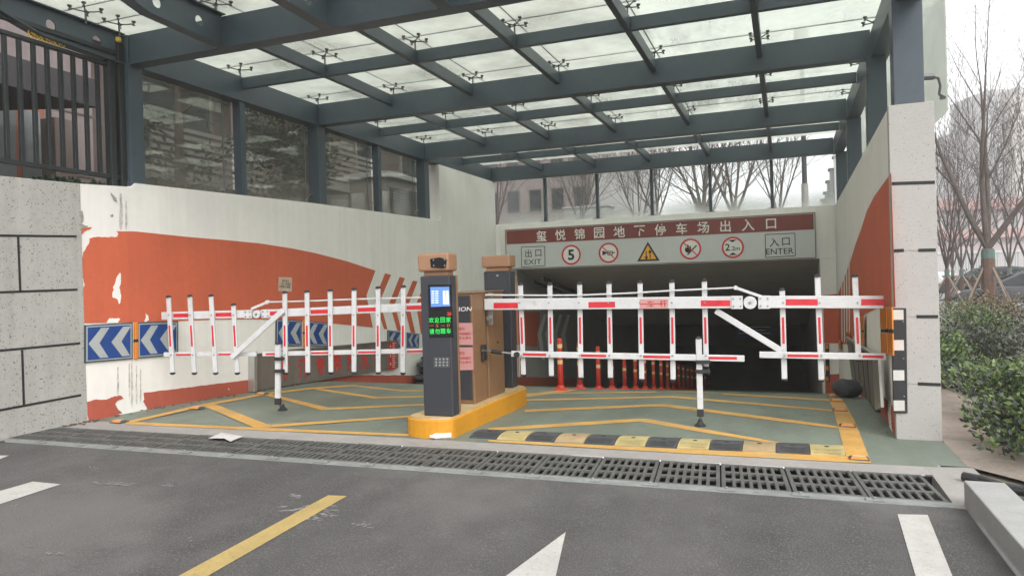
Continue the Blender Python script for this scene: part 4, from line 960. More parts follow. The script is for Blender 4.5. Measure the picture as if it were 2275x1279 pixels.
# ================================================================== BARRIER GATES
def gate(name, label, cat, fn, depth, pick_front, spec):
    t = thing(name, label, cat, spec['base'])
    up = Vector((0, 0, 1)); dv = depth
    for key, nm, h, d in (('arm', 'arm_beam', spec['ah'], .045), ('low', 'lower_rail', spec['lh'], .03)):
        for a, b in spec[key]: MB().bar(fn(*a), fn(*b), h, d).build(nm, 'armwhite', t, .006)
    po = dv*(.05 if pick_front else -.05); sgn_ = -1 if pick_front else 1
    for (a, b) in spec['pickets']:
        p, q = fn(*a)-po*1, fn(*b)-po*1; pk = MB().bar(p, q, .026, .052, dv).build('picket', 'armwhite', t, .006)
        for e, o2 in ((p, q), (q, p)):
            u = (e-o2).normalized(); mb = MB(); mb.tube(e+u*.0005, e+u*.012, .031, .03, 10); mb.tube(e+u*.012, e+u*.024, .03, .016, 10); mb.build('end_cap', 'rubber', pk)
        pt = spec['pred']; f0, f1 = (pt[0]-a[1])/(b[1]-a[1]), (pt[1]-a[1])/(b[1]-a[1])
        MB().bar(p.lerp(q, f0)-dv*.0142, p.lerp(q, f1)-dv*.0142, .002, .022, dv).build('red_strip', 'armred', pk)
        mb = MB()
        for f in spec['bolts']:
            ff = (f-a[1])/(b[1]-a[1])
            if 0 < ff < 1: c_ = p.lerp(q, ff)-(dv*.013 if pick_front else dv*.073); mb.tube(c_, c_-dv*.008, .009, .007, 8)
        mb.build('bolt', 'bolt', pk)
    mb = MB()
    for a, b in spec['ared']: MB().bar(fn(*a)-dv*.0235, fn(*b)-dv*.0235, spec['ah']*.5, .002).build('red_strip', 'armred', t)
    for a, b in spec['lred']: MB().bar(fn(*a)-dv*.016, fn(*b)-dv*.016, spec['lh']*.42, .002).build('red_strip', 'armred', t)
    for a, b in spec['diag']: MB().bar(fn(*a)-dv*spec['dd'], fn(*b)-dv*spec['dd'], .06, .024).build('brace', 'armwhite', t, .006)
    MB().path([fn(*p) for p in spec['rod']], .009, 8).build('pull_rod', 'armwhite', t)
    a, b = spec['link']; mb = MB().bar(fn(*a)-dv*.02, fn(*b)-dv*.02, .028, .012); mb.tube(fn(*a)+dv*.01, fn(*a)-dv*.035, .022, .022, 10); mb.build('link', 'armwhite', t, .003)
    c_ = fn(*spec['hub']); MB().tube(c_+dv*.03, c_-dv*.036, spec['hr'], spec['hr'], 20).build('hinge_disc', 'armwhite', t, .004)
    mb = MB().tube(c_-dv*.036, c_-dv*.046, .014, .012, 10)
    for a, b in spec['plates']:
        MB().bar(fn(*a)-dv*.004, fn(*b)-dv*.004, spec['ah']*1.08, .058).build('hinge_plate', 'armwhite', t, .004)
        pa, pb = fn(*a), fn(*b)
        for f in (.2, .8):
            for z in (-.3, .3): c2 = pa.lerp(pb, f)+up*z*spec['ah']-dv*.034; mb.tube(c2, c2-dv*.008, .009, .007, 8)
    mb.build('bolt', 'bolt', t)
    # support leg
    L = spec['leg']; lo = dv*L['off']; p, q = fn(*L['top'])-lo, fn(*L['bot'])-lo
    lg = MB().bar(p, q, .04, .058, dv).build('support_leg', 'armwhite', t, .006)
    u = (p-q).normalized(); MB().tube(p+u*.001, p+u*.022, .032, .018, 10).build('end_cap', 'rubber', lg)
    MB().bar(q+u*.03, q-u*.045, .05, .066, dv).build('sleeve', 'rubber', lg, .008)
    ft = L['foot']; MB().tube(q-u*.044, Vector((ft.x, ft.y, ft.z+.05)), .011, .009, 8).build('screw', 'bolt', lg)
    MB().lathe(ft, [(.055, .001), (.055, .012), (.038, .025), (.022, .05), (.02, .07)], 14).build('rubber_foot', 'rubber', lg)
    mb = MB()
    for a, b in L['straps']: mb.bar(fn(*a)-lo*1.0-dv*.024, fn(*b)-lo*1.0-dv*.024, .035, .05)
    mb.build('strap', 'rubber', lg, .004)
    return t
# right gate: arm in one plane; left gate: arm slightly swung in plan
AY = 7.2; B0, B1 = Vector((-3.0, 7.13)), Vector((-.83, 7.36)); nR = Vector((-(B1-B0).y, (B1-B0).x)).normalized(); DR = Vector((nR.x, nR.y, 0))
def fa(x, y):
    r = ray(x, y); k = B0.dot(nR)/Vector((r.x, r.y)).dot(nR); p = r*k; p.z += EYE; return p
footR = G(1556, 946)
gR = gate('fence_barrier', 'right white picket barrier gate with red strips across the entry lane', 'barrier gate', fa, DR, False, dict(base=(-3.1, AY, .9),
    ah=.118, lh=.062, arm=[((1077,676),(1640,671)), ((1690,670.5),(1962,671))], low=[((1136,785.5),(1654,796)), ((1687,787.5),(1968,792))],
    pickets=[((1154,633),(1160.6,833)), ((1219.5,633),(1223,836)), ((1286,631.5),(1289,839.5)), ((1351.5,630),(1355,840)), ((1421,628.5),(1425,843)), ((1492,627),(1495,844)), ((1564.7,624.5),(1569,815)), ((1738.7,645),(1744,843)), ((1817.6,615),(1826.6,845)), ((1901.6,615),(1909.5,798))],
    pred=(705, 764), bolts=(672, 789), ared=[((1098,678.5),(1152,678)), ((1308,677),(1367,676)), ((1557,673.5),(1622,673)), ((1745,671),(1816,671)), ((1912,671),(1961,671))],
    lred=[((1162,786.5),(1214,787.5)), ((1291,789),(1347,790)), ((1429,791.5),(1489,792.5)), ((1574,794.5),(1637,795)), ((1749,789.3),(1818,790)), ((1915,791),(1962,792))],
    diag=[((1590,690),(1737,780))], dd=-.03, rod=[(1078,655),(1200,656),(1290,655.5),(1400,651),(1500,645),(1632,639)], link=((1634,639),(1692,659)), hub=(1666,672), hr=.062,
    plates=[((1624,671.5),(1650,671.5)), ((1684,671),(1710,671))],
    leg=dict(off=.0, top=(1552,752), bot=(1556,914), foot=footR, straps=[((1546,803),(1578,803)), ((1546,824),(1578,824))])))
MB().prism([fa(x, y)-DR*.025 for x, y in ((1422,664),(1485,664),(1485,684.5),(1422,684.5))], -DR*.0015).build('paper_label', 'pink', gR)
chars('一车一杆', 'lettering', 'inkred', gR, fa(1432,675)-DR*.027, fa(1474,674)-DR*.027, .07, .006)
mb = MB(); mb.bar(fa(1082,655), fa(1098,720), .05, .03, Vector((0, 1, 0))) if 0 else None
mb = MB().bar(fa(1088,650)+DR*.03, fa(1089,722)+DR*.03, .02, .05, Vector((0, 1, 0))); mb.tube(fa(1086,707)+DR*.02, fa(1086,707)-DR*.012, .026, .026, 12); mb.build('pivot_plate', 'bolt', gR, .003)
mb = MB(); mb.path([onX(1072, 778, -2.98), fa(1085,779), fa(1148,786)], .01, 8); mb.build('stay_rod', 'bolt', gR)
mb = MB(); mb.tube(fa(1092,780), fa(1115,783), .022, .022, 10); mb.tube(fa(1150,787)-Vector((0, .04, 0)), fa(1150,787)+Vector((0, .01, 0)), .03, .03, 12); mb.build('stay_joint', 'rubber', gR)
# left gate
A0, A1 = Vector((-6.78, 6.43)), Vector((-3.35, 6.96)); nL = Vector((-(A1-A0).y, (A1-A0).x)).normalized()
def fl(x, y):
    r = ray(x, y); k = A0.dot(nL)/Vector((r.x, r.y)).dot(nL); p = r*k; p.z += EYE; return p
DV = Vector((nL.x, nL.y, 0))
footL = G(628, 911)
gate('fence_barrier', 'left white picket barrier gate with red strips in front of the mural wall', 'barrier gate', fl, DV, True, dict(base=(-3.5, 6.95, .9),
    ah=.088, lh=.05, arm=[((361,701.5),(560,697)), ((588,696.5),(984,679.4))], low=[((365,787),(570,786)), ((584,786),(975,778))],
    pickets=[((381,660.6),(390,826)), ((428,659),(438,826)), ((475,658),(485,826)), ((524.5,678),(533,826)), ((638,651),(639.6,826)), ((687,649),(689,826)), ((738,646.5),(740,825)), ((791,644),(791,824.5)), ((844,640.6),(844.5,825)), ((900,638),(899,826))],
    pred=(722, 768), bolts=(699, 787), ared=[((388.5,700.5),(426,699.7)), ((482,698.8),(520,698)), ((602,696),(627,695)), ((692.5,692.6),(734,691)), ((797,688),(840,686.5)), ((905,683.5),(946,682))],
    lred=[((393,787.4),(430,787.2)), ((487,786.7),(522,786.4)), ((592,786),(624,785.3)), ((693,783.7),(734,782.8)), ((797,781.9),(840,781)), ((905,780.2),(946,779.2))],
    diag=[((639,688),(525,792))], dd=.095, rod=[(596.5,671),(700,668),(800,664),(980,660)], link=((596,671),(560,686)), hub=(573,697.5), hr=.045,
    plates=[((546,697.7),(562,697.4)), ((584,696.8),(602,696.2))],
    leg=dict(off=.1, top=(628,763), bot=(628,886), foot=footL, straps=[((624,794),(643,794)), ((624,820.5),(643,820.5))])))

# ================================================================== FLOOR FIXTURES
# delineator posts down the ramp
n_posts = 20
pb = MB(); pb.lathe((0, 0, 0), [(.04, .06), (.036, .3), (.034, .68), (.03, .71)], 14)
base_ = MB().lathe((0, 0, 0), [(.105, 0), (.105, .012), (.06, .035), (.045, .075)], 16)
bands = [MB().lathe((0, 0, 0), [(.0385, z), (.0375, z+.055)], 14) for z in (.36, .58)]
pk = thing('delineator_post', 'red flexible post nearest the island, at the head of the ramp row', 'bollard', (0, 0, 0), 'red delineator posts down the ramp')
pb.build('post', 'postred', pk, smooth=True); base_.build('base', 'postred', pk)
for b_ in bands: b_.build('reflective_band', 'postband', pk)
ordn = ['', 'second', 'third', 'fourth', 'fifth', 'sixth', 'seventh', 'eighth', 'ninth', 'tenth', 'eleventh', 'twelfth', 'thirteenth', 'fourteenth', 'fifteenth', 'sixteenth', 'seventeenth', 'eighteenth', 'nineteenth', 'twentieth']
for k in range(n_posts):
    y = 9.55+1.04*k; loc = Vector((-2.93+random.uniform(-.02, .02), y, zg(-2.93, y)))
    if k == 0: pk.location = loc
    else: dup(pk, loc, 'red flexible post, %s down the ramp from the island' % ordn[k] if k < n_posts-1 else 'last red flexible post at the dark far end of the ramp row')
# rubber speed hump
h0, h1 = G(1041, 972), G(1879, 1014.5); HY = .36
t = thing('speed_hump', 'black and yellow rubber speed hump across the entry lane', 'speed hump', ((h0.x+h1.x)/2, h0.y+.17, 0))
NS = 12; sw = (h1.x-h0.x)/NS
for k in range(NS):
    xa, xb = h0.x+k*sw+.003, h0.x+(k+1)*sw-.003; ya, yb = lerp(h0.y, h1.y, k/NS), lerp(h0.y, h1.y, (k+1)/NS); z = zg((xa+xb)/2, 6.7)+.002
    mb = MB(); pr = [(0, 0), (0, .012), (.07, .030), (.13, .038), (.23, .038), (.29, .030), (HY, .012), (HY, 0)]
    n = len(pr); mb.add([(xa, ya+a, z+b) for a, b in pr]+[(xb, yb+a, z+b) for a, b in pr], [tuple(range(n))[::-1], tuple(range(n, 2*n))]+[(i, i+1, n+i+1, n+i) for i in range(n-1)])
    mt = 'rubgrey' if k % 2 == 0 else ('rubyellow2' if k in (3, 9) else 'rubyellow')
    seg = mb.build('hump_block', mt, t)
    rb = MB()
    for j in range(-5, 6):                                 # slanted tread ribs, meeting at mid-block
        xm = (xa+xb)/2+j*sw*.075
        if k in (3, 9): continue
        d = .016*abs(j)+.02
        for y0, y1, z0, z1 in ((.025, .075, .0165, .031), (.08, .125, .032, .0375)):
            rb.bar((xm-.016, ya+y0, z+z0+.003), (xm+.016, ya+y1, z+z1+.003), .006, .008)
        for y0, y1 in ((.235, .28), (.285, .34)):
            rb.bar((xm+.016, ya+y0, z+(.0375 if y0 < .25 else .0315)), (xm-.016, ya+y1, z+(.032 if y0 < .25 else .0165)), .006, .008)
    if rb.v: rb.build('tread_rib', mt, seg)
    MB().lathe(((xa+xb)/2, (ya+yb)/2+.18, z+.0382), [(.02, 0), (.018, .003)], 12).build('bolt_head', 'rubber', seg)
# road studs
st = thing('road_stud', 'amber road stud at the near corner of the yellow lane band', 'road stud', (0, 0, 0), 'amber road studs on the yellow lane band')
mb = MB().prism([(-.075, -.055, .0), (.075, -.055, .0), (.075, .055, .0), (-.075, .055, .0)], (0, 0, .008)); mb.add([(-.07, -.05, .008), (.07, -.05, .008), (.055, -.02, .024), (-.055, -.02, .024), (.055, .02, .024), (-.055, .02, .024), (.07, .05, .008), (-.07, .05, .008)], [(2, 4, 5, 3), (4, 6, 7, 5), (0, 3, 5, 7), (1, 6, 4, 2)])
mb.build('stud_body', 'steel_dark', st); MB().add([(-.066, -.05, .0085), (.066, -.05, .0085), (.052, -.022, .0245), (-.052, -.022, .0245)], [(0, 1, 2, 3)]).build('reflector_face', 'reflorange', st)
MB().box((-.05, -.018, .0241), (.05, .018, .026)).build('top_plate', 'cream', st)
labs = ['second amber stud from the near end of the yellow lane band', 'third amber stud from the near end of the yellow lane band', 'fourth amber stud from the near end of the yellow lane band', 'fifth amber stud along the yellow lane band, by the sandbag', 'farthest amber stud on the yellow lane band at the ramp crest']
for k, (x, y) in enumerate(((1908,1020),(1883,947),(1866,912),(1859,891),(1853,881),(1849,873))):
    p = G(x, y, .0045)
    if k == 0: st.location = p
    else: dup(st, p, labs[k-1])
for (x, y), l in zip(((265,938),(437,908),(583,876)), ('worn flat road stud at the left corner near the stone-look wall', 'worn flat road stud on the left yellow line below the wall', 'worn flat road stud where the second left zigzag begins')):
    o = dup(st, G(x, y, .0045), l); o['group'] = 'worn studs on the left lane edge line'
# guards
t = thing('corner_guard', 'black rubber corner guard with white bands on the right pier', 'corner guard', (.98, 7.33, 1))
gp = lambda d: (lambda x, y: onY(x, y, 7.338-d))
poly_on(gp(0), [(1981.5,684),(2013,684),(2016,917),(1985,917)], (0, -.012, 0)).build('rubber_strip', 'rubber', t, .004)
MB().box((.888, 7.325, gp(0)(1990, 917).z), (.899, 7.44, gp(0)(1990, 684).z)).build('rubber_flap', 'rubber', t, .003)
for y0, y1 in ((688,710),(755,778),(822,844.5),(889,912)):
    k = (y0-684)/233*3; poly_on(gp(.013), [(1982.5+k, y0), (2007+k, y0), (2007.5+k, y1), (1983+k, y1)], (0, -.002, 0)).build('white_band', 'reflwhite', t)
mb = MB()
for y in (714, 796, 880): mb.ball(gp(.013)(2006+(y-684)*.013, y), .006, 6, 4)
mb.build('bolt', 'bolt', t)
t = thing('corner_guard', 'black and amber striped corner guard at the right edge of the portal', 'corner guard', onY(1838, 805, PY-.02))
poly_on(pyf(.002), [(1833,763),(1842,763),(1844,848),(1835,848)], (0, -.015, 0)).build('rubber_strip', 'rubber', t)
for y0, y1 in ((764,774),(812,822),(836,846)): poly_on(pyf(.019), [(1834,y0),(1840,y0),(1841,y1),(1835,y1)], (0, -.002, 0)).build('amber_band', 'reflorange', t)
# litter
p = G(955, 976); q = G(1005, 973); q = p+(q-p)*.95
t = thing('plastic_bottle', 'crushed white plastic bottle lying against the island foot', 'bottle', (p+q)/2)
ax = (q-p).normalized(); mb = MB(); zz = Vector((0, 0, .028)); L_ = (q-p).length
for a, b, r0, r1 in ((0, .1, .013, .013), (.1, .26, .013, .027), (.26, .62, .027, .024), (.62, .97, .024, .028), (.97, 1, .028, .02)): mb.tube(p+zz+ax*L_*a, p+zz+ax*L_*b, r0, r1, 10)
mb.build('bottle_body', 'plastic', t, smooth=False)
P = [G(x, y) for x, y in ((463,980),(492,965),(508,966),(540,973),(512,985),(498,980))]
mb = MB(); c = sum(P, Vector())/6+Vector((0, 0, .035)); mb.add([p+Vector((0, 0, random.uniform(.008, .03))) for p in P]+[c], [(i, (i+1) % 6, 6) for i in range(6)])
tag(mb.build('plastic_sheet', 'film'), 'crumpled clear plastic sheet lying on the left half of the drain', 'plastic sheet')
t = thing('granite_kerb', 'pale grey granite kerb stone at the bottom right road edge', 'kerb', (1.15, 4, 0))
k_a = G(2120, 1105)
MB().box((1.035, .8, -.1), (1.26, 5.36, .16)).build('kerb_stone', 'granite', t, .008)
mb = MB(); pts = [onZ(2140,1058,.03), onZ(2180,1066,.03), onZ(2230,1083,.03), onZ(2300,1095,.03), onZ(2500,1110,.03)]; mb.path(pts, .035, 8)
tag(mb.build('black_hose', 'rubber'), 'black hose lying across the bare earth behind the kerb', 'hose')

# ================================================================== VEGETATION
def rdir(d, spread):
    v = Vector((random.gauss(0, 1), random.gauss(0, 1), random.gauss(0, 1))).normalized(); return (d+v*spread).normalized()
def bare_tree(label, base, H, stems, seed, group, mt='bark', vase=.35, depth=4, tr=.12, fork=.9, props=False, twig=.004, straight=None, dense=.35):
    random.seed(seed); t = thing('bare_tree', label, 'tree', base, group); base = Vector(base); tm = MB(); cm = MB()
    fk = base+Vector((0, 0, fork)); tm.tube(base-Vector((0, 0, .1)), fk, tr*1.12, tr, 14)
    def grow(p, d, L, r, lv):
        n = 5 if lv == 0 else (4 if lv == 1 else 3); seg = L/n
        for i in range(n):
            d = rdir(d, .07 if lv < 2 else .11); d.z += .06; d.normalize(); q = p+d*seg; r1 = max(twig*.6, r*(1-.15*(i+1)))
            cm.tube(p, q, max(twig*.6, r*(1-.15*i)), r1, 9 if lv < 1 else (5 if lv < 2 else 3), False); p = q
            if lv < depth and (i > 0 or lv > 0 or dense):
                for _ in range(1+(random.random() < dense)):
                    a = random.random()*6.28; o = d.orthogonal().normalized(); sd = o*math.cos(a)+d.cross(o)*math.sin(a)
                    side = (d+sd*random.uniform(.45, .85)); side.z = max(side.z, .3); side.normalize()
                    grow(p.copy(), side, L*random.uniform(.42, .66)*(1-.08*i), r1*.52, lv+1)
        if lv < depth: grow(p.copy(), rdir(d, .12), L*.55, r1*.8, lv+1)
    for k in range(stems):
        a = 2*math.pi*k/stems+random.uniform(-.4, .4); d = Vector((math.cos(a)*vase, math.sin(a)*vase, 1)).normalized()
        if straight: d = Vector(straight[k]).normalized()
        grow(fk.copy(), d, H*.5, tr*.62, 0)
    tm.build('trunk', mt, t, smooth=True); cm.build('crown', mt, t)
    if props:
        MB().tube(base+Vector((0, 0, fork-.32)), base+Vector((0, 0, fork-.05)), tr*1.25, tr*1.2, 10).build('binding', 'wrap', t)
        MB().tube(base+Vector((0, 0, .3)), base+Vector((0, 0, fork-.33)), tr*1.3, tr*1.25, 10).build('trunk_wrap', 'strawwrap', t)
        for k in range(4):
            a = k*math.pi/2+.5; e = base+Vector((math.cos(a)*1.05, math.sin(a)*1.05, -.05)); MB().tube(e, base+Vector((-math.cos(a)*.1, -math.sin(a)*.1, fork-.1)), .035, .03, 7).build('support_pole', 'pole', t)
    return t
tb_ = onZ(2198, 703, 0)
bare_tree('large bare tree with forked stems and support poles on the right', tb_, 11, 4, 11, None, 'bark', .3, 3, .165, 2.2, True, .009, straight=[(-.02, .0, 1), (.12, .1, 1), (-.36, .1, .8), (.5, -.1, .75)], dense=0)
for k, (x, y, z, H, sd) in enumerate(((2106, 690, 0, 6.2, 21), (2138, 675, 0, 10, 22), (2290, 690, 0, 9, 24), (2162, 668, 0, 11, 25), (2245, 672, 0, 10, 26), (2118, 662, 0, 9, 27))):
    b = onZ(x, y, z); bare_tree(['slim bare tree just right of the stone pier', 'tall thin bare tree behind the dark parked car', 'bare tree at the right edge behind the hedge', 'slender bare tree left of the large forked trunk, before the tall towers', 'slender bare tree right of the large forked trunk, before the tan tower', 'small far bare tree close to the pier, before the pale low tower'][k], b, H, 4, sd, 'bare trees in the right garden', 'bark', .3, 3, .075, 1.6, True, .009, dense=.05)
spots = [(-12.5, 27, 8, 31, 'bare trees seen through the left rear panes'), (-10.2, 25.5, 8, 32, ''), (-7.6, 28, 6.5, 33, ''), (-5.8, 31, 7, 34, ''), (-4.4, 27, 6, 35, ''), (-2.6, 25.5, 8, 36, ''), (-1.7, 27.5, 8, 37, ''), (-.2, 29, 7.5, 38, ''), (-8.9, 33, 9, 39, ''), (-3.4, 34, 8, 40, '')]
tl_ = ['bare tree seen through the leftmost rear pane', 'bare many-stemmed tree seen through the second rear pane', 'bare tree before the edge of the grey block behind the portal', 'tall bare tree right of the grey block behind the portal', 'slender bare tree seen above the middle of the sign', 'thick low-forked bare tree in the fourth rear pane', 'second thick bare tree close to the right mullion', 'broom-shaped bare tree in the last rear pane', 'bare tree standing against the grey block facade', 'far thin bare tree behind the middle rear pane']
for k, (x, y, H, sd, _) in enumerate(spots):
    bare_tree(tl_[k], (x, y, 2.93), H, 4+(k % 2), sd, 'bare trees behind the portal', 'bark2', .42, 3, .065 if k not in (5, 6) else .1, .7, False, .0065)
random.seed(5)
def leafball(mb, c, rad, n, size, up=.5, wd=.55):
    for _ in range(n):
        d = Vector((random.gauss(0, 1), random.gauss(0, 1), random.gauss(0, 1))).normalized(); r = random.random()**.45
        p = Vector(c)+Vector((d.x*rad[0], d.y*rad[1], d.z*rad[2]))*r
        if p.z < .02: p.z = .02+random.random()*.1
        mb.leaf(p, rdir(Vector((d.x*.6, d.y*.6, up)), .6), size*random.uniform(.7, 1.25), wd)
def shrub(label, c, rad, n, size, mts, group='evergreen hedge shrubs on the right'):
    t = thing('hedge_shrub', label, 'shrub', (c[0], c[1], 0), group); sm = MB()
    for _ in range(9):
        a = random.random()*6.28; sm.tube((c[0], c[1], 0), (c[0]+math.cos(a)*rad[0]*.6, c[1]+math.sin(a)*rad[1]*.6, rad[2]*1.2), .012, .006, 4)
    sm.build('stem', 'bark', t)
    mb = MB()
    for k in range(7):
        a = random.random()*6.28; q = random.random()**.5*.62; cc = (c[0]+math.cos(a)*rad[0]*q, c[1]+math.sin(a)*rad[1]*q, rad[2]*random.uniform(.45, 1.25)); leafball(mb, cc, (rad[0]*.55, rad[1]*.55, rad[2]*.55), n//7, size)
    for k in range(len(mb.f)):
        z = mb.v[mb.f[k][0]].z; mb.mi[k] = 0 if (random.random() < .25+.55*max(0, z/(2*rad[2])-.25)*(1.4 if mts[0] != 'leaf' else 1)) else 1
    mb.build('foliage', mts, t); return t
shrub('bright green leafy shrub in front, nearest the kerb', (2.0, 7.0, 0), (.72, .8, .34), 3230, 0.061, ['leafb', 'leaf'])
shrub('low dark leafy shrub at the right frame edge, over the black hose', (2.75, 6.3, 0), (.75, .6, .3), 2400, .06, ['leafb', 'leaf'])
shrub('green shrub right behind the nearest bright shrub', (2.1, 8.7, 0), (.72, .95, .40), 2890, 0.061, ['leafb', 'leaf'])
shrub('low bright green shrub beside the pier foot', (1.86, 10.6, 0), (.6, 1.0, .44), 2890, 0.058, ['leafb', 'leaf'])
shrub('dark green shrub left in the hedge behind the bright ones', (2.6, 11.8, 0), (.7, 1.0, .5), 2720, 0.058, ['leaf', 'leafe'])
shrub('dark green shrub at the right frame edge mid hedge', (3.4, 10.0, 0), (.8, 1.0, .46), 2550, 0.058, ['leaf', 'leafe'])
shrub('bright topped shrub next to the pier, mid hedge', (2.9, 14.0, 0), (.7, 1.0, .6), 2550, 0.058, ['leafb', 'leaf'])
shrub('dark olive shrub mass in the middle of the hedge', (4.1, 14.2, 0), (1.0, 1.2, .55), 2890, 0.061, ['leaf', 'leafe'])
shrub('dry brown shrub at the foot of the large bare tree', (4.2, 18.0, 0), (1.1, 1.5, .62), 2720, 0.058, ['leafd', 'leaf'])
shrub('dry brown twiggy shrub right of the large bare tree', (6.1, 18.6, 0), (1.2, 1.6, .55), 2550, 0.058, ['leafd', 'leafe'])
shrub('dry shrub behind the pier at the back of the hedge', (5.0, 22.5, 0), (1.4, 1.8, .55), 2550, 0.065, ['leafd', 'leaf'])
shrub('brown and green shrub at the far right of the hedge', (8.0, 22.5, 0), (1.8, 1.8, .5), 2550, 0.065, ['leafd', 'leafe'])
for k, (x, y, l) in enumerate(((9.5, 42, 'clipped dark green bush left of the parked cars'), (19, 50, 'dark green bush above the right parked car'))):
    shrub(l, (x, y, 0), (1.6, 1.6, .95), 1500, .16, ['leaf', 'leafe'], 'dark bushes beyond the parked cars')
def evergreen(label, base, H, rad, n, group):
    t = thing('evergreen_tree', label, 'tree', base, group); b = Vector(base); tm = MB(); tm.tube(b, b+Vector((0, 0, H*.7)), .11, .04, 8)
    mb = MB(); random.seed(int(base[1]*10))
    for k in range(26):
        a = random.random()*6.28; z = random.uniform(.18, 1)*H; q = rad*(1-.45*abs(z/H-.45))*random.uniform(.35, .9); c = b+Vector((math.cos(a)*q, math.sin(a)*q, z))
        tm.tube(b+Vector((0, 0, z*.8)), c, .025, .008, 4); leafball(mb, c, (rad*.42, rad*.42, rad*.34), n//26, .13, .1, .42)
    tm.build('trunk', 'bark', t); mb.build('crown', ['leafe', 'leaf'], t)
    for k, p in enumerate(bpy.data.objects[t.children[-1].name].data.polygons): p.material_index = k % 3 == 0
evergreen('dense evergreen tree seen through the second left side pane', (-9.2, 11.9, 2.62), 3.4, 1.2, 3600, 'evergreen trees behind the left panes')
evergreen('dark leafy tree hanging over the first left side pane', (-9.6, 9.6, 2.62), 4.2, .8, 1100, 'evergreen trees behind the left panes')
mb = MB(); random.seed(3)
for k in range(26): leafball(mb, (-7.14+random.uniform(-.05, .06), random.uniform(5.3, 6.0), 2.68), (.07, .12, .06), 26, .06)
tag(mb.build('ivy_tuft', ['leaf']), 'small green ivy tuft growing under the iron railing', 'plant')

# ================================================================== BUILDINGS on the left and behind
def bld(name, label, c): return thing(name, label, 'building', c)
XB = -11.6
t = bld('apartment_building', 'grey brown stone building with dark porch roof behind the iron railing', (XB, 6, 2.6))
MB().box((XB-6, -6, 2.62), (XB, 9.6, 13)).build('wall', 'facade', t)
mb = MB()
for z in (3.6, 4.7, 6.6, 8): mb.box((XB, -6, z), (XB+.02, 9.6, z+.03))
mb.build('cornice', 'facade2', t)
ez = onX(120, 215, -9.4).z
MB().hexa([(XB, -2, ez+.2), (-9.4, -2, ez), (-9.4, 7.9, ez), (XB, 7.9, ez+.2)], [(XB, -2, ez+.75), (-9.4, -2, ez+.4), (-9.4, 7.9, ez+.4), (XB, 7.9, ez+.75)]).build('porch_roof', 'eave', t)
bx = lambda d: (lambda x, y: onX(x, y, XB+d))
dp = [bx(.05)(x, y) for x, y in ((-40,232),(98,240),(104,385),(-40,380))]; y0, y1, z0, z1 = dp[0].y, dp[1].y, 2.63, dp[1].z
d_ = MB().box((XB+.001, y0, z0), (XB+.05, y1, z1)).build('window_frame', 'woodframe', t)
mid_ = lerp(y0, y1, .55)
MB().box((XB+.051, y0+.08, z0+.35), (XB+.06, mid_-.05, z1-.1)).build('pane', 'window', d_); MB().box((XB+.051, mid_+.05, z0+.35), (XB+.06, y1-.08, z1-.1)).build('pane', 'window', d_)
p_ = bx(.6)(127, 300); MB().box((p_.x-.16, p_.y-.16, 2.62), (p_.x+.16, p_.y+.16, ez+.1)).build('porch_column', 'facade2', t)
XB2 = -13.2
t = bld('apartment_building', 'brown block with slatted balconies seen through the left side panes', (XB2, 20, 2.6))
MB().box((XB2-8, 10.6, 2.62), (XB2, 28, 16)).build('wall', 'facade2', t)
for by0, by1, bz, nsl in ((11.2, 14.6, 4.1, 6), (11.2, 15.0, 7.0, 6), (16.8, 19.6, 4.55, 6), (16.8, 19.6, 7.6, 6)):
    s_ = MB().box((XB2+.001, by0, bz-.25), (XB2+1.3, by1, bz-.02)).build('balcony_slab', 'slat', t)
    for k in range(nsl): MB().box((XB2+1.24, by0, bz+.06+k*.155), (XB2+1.28, by1, bz+.06+k*.155+.085)).build('rail_slat', 'slat', s_)
    for y in (by0+.05, (by0+by1)/2, by1-.05): MB().box((XB2+1.2, y-.03, bz-.02), (XB2+1.239, y+.03, bz+1.0)).build('rail_post', 'facade2', s_)
for wy0, wy1, wz0, wz1 in ((11.7, 14.2, 4.1, 6.4), (17.0, 19.2, 4.7, 6.8), (20.6, 22.0, 5.2, 7.0), (23.6, 25.4, 5.2, 7.0), (15.5, 16.3, 5.4, 7.2)):
    f = MB().box((XB2+.001, wy0, wz0), (XB2+.06, wy1, wz1)).build('window', 'slat', t); MB().box((XB2+.061, wy0+.1, wz0+.1), (XB2+.07, wy1-.1, wz1-.1)).build('pane', 'windark', f)
mb = MB()
for z in (3.7, 6.7): mb.box((XB2, 10.6, z), (XB2+.15, 28, z+.22))
mb.build('cornice', 'facade', t)
# louvred shed behind the third side panes
lb = [onX(x, y, -8.6) for x, y in ((858,392),(944,378))]
t = thing('louvre_cabinet', 'white framed louvre cabinet behind the last left side pane', 'cabinet', (-8.9, lb[0].y, 2.62))
y0, y1 = lb[0].y, lb[1].y+1.5; zt = lb[0].z
MB().box((-9.6, y0, 2.5), (-8.6, y1, zt)).build('casing', 'slat', t, .01); MB().box((-9.7, y0-.1, zt+.001), (-8.5, y1+.1, zt+.12)).build('roof', 'fencew', t, .01)
mb = MB()
for k in range(16): mb.box((-8.599, y0+.12, 2.75+k*(zt-2.95)/16), (-8.57, y1-.1, 2.75+(k+.7)*(zt-2.95)/16))
mb.build('louvre', 'carg', t)
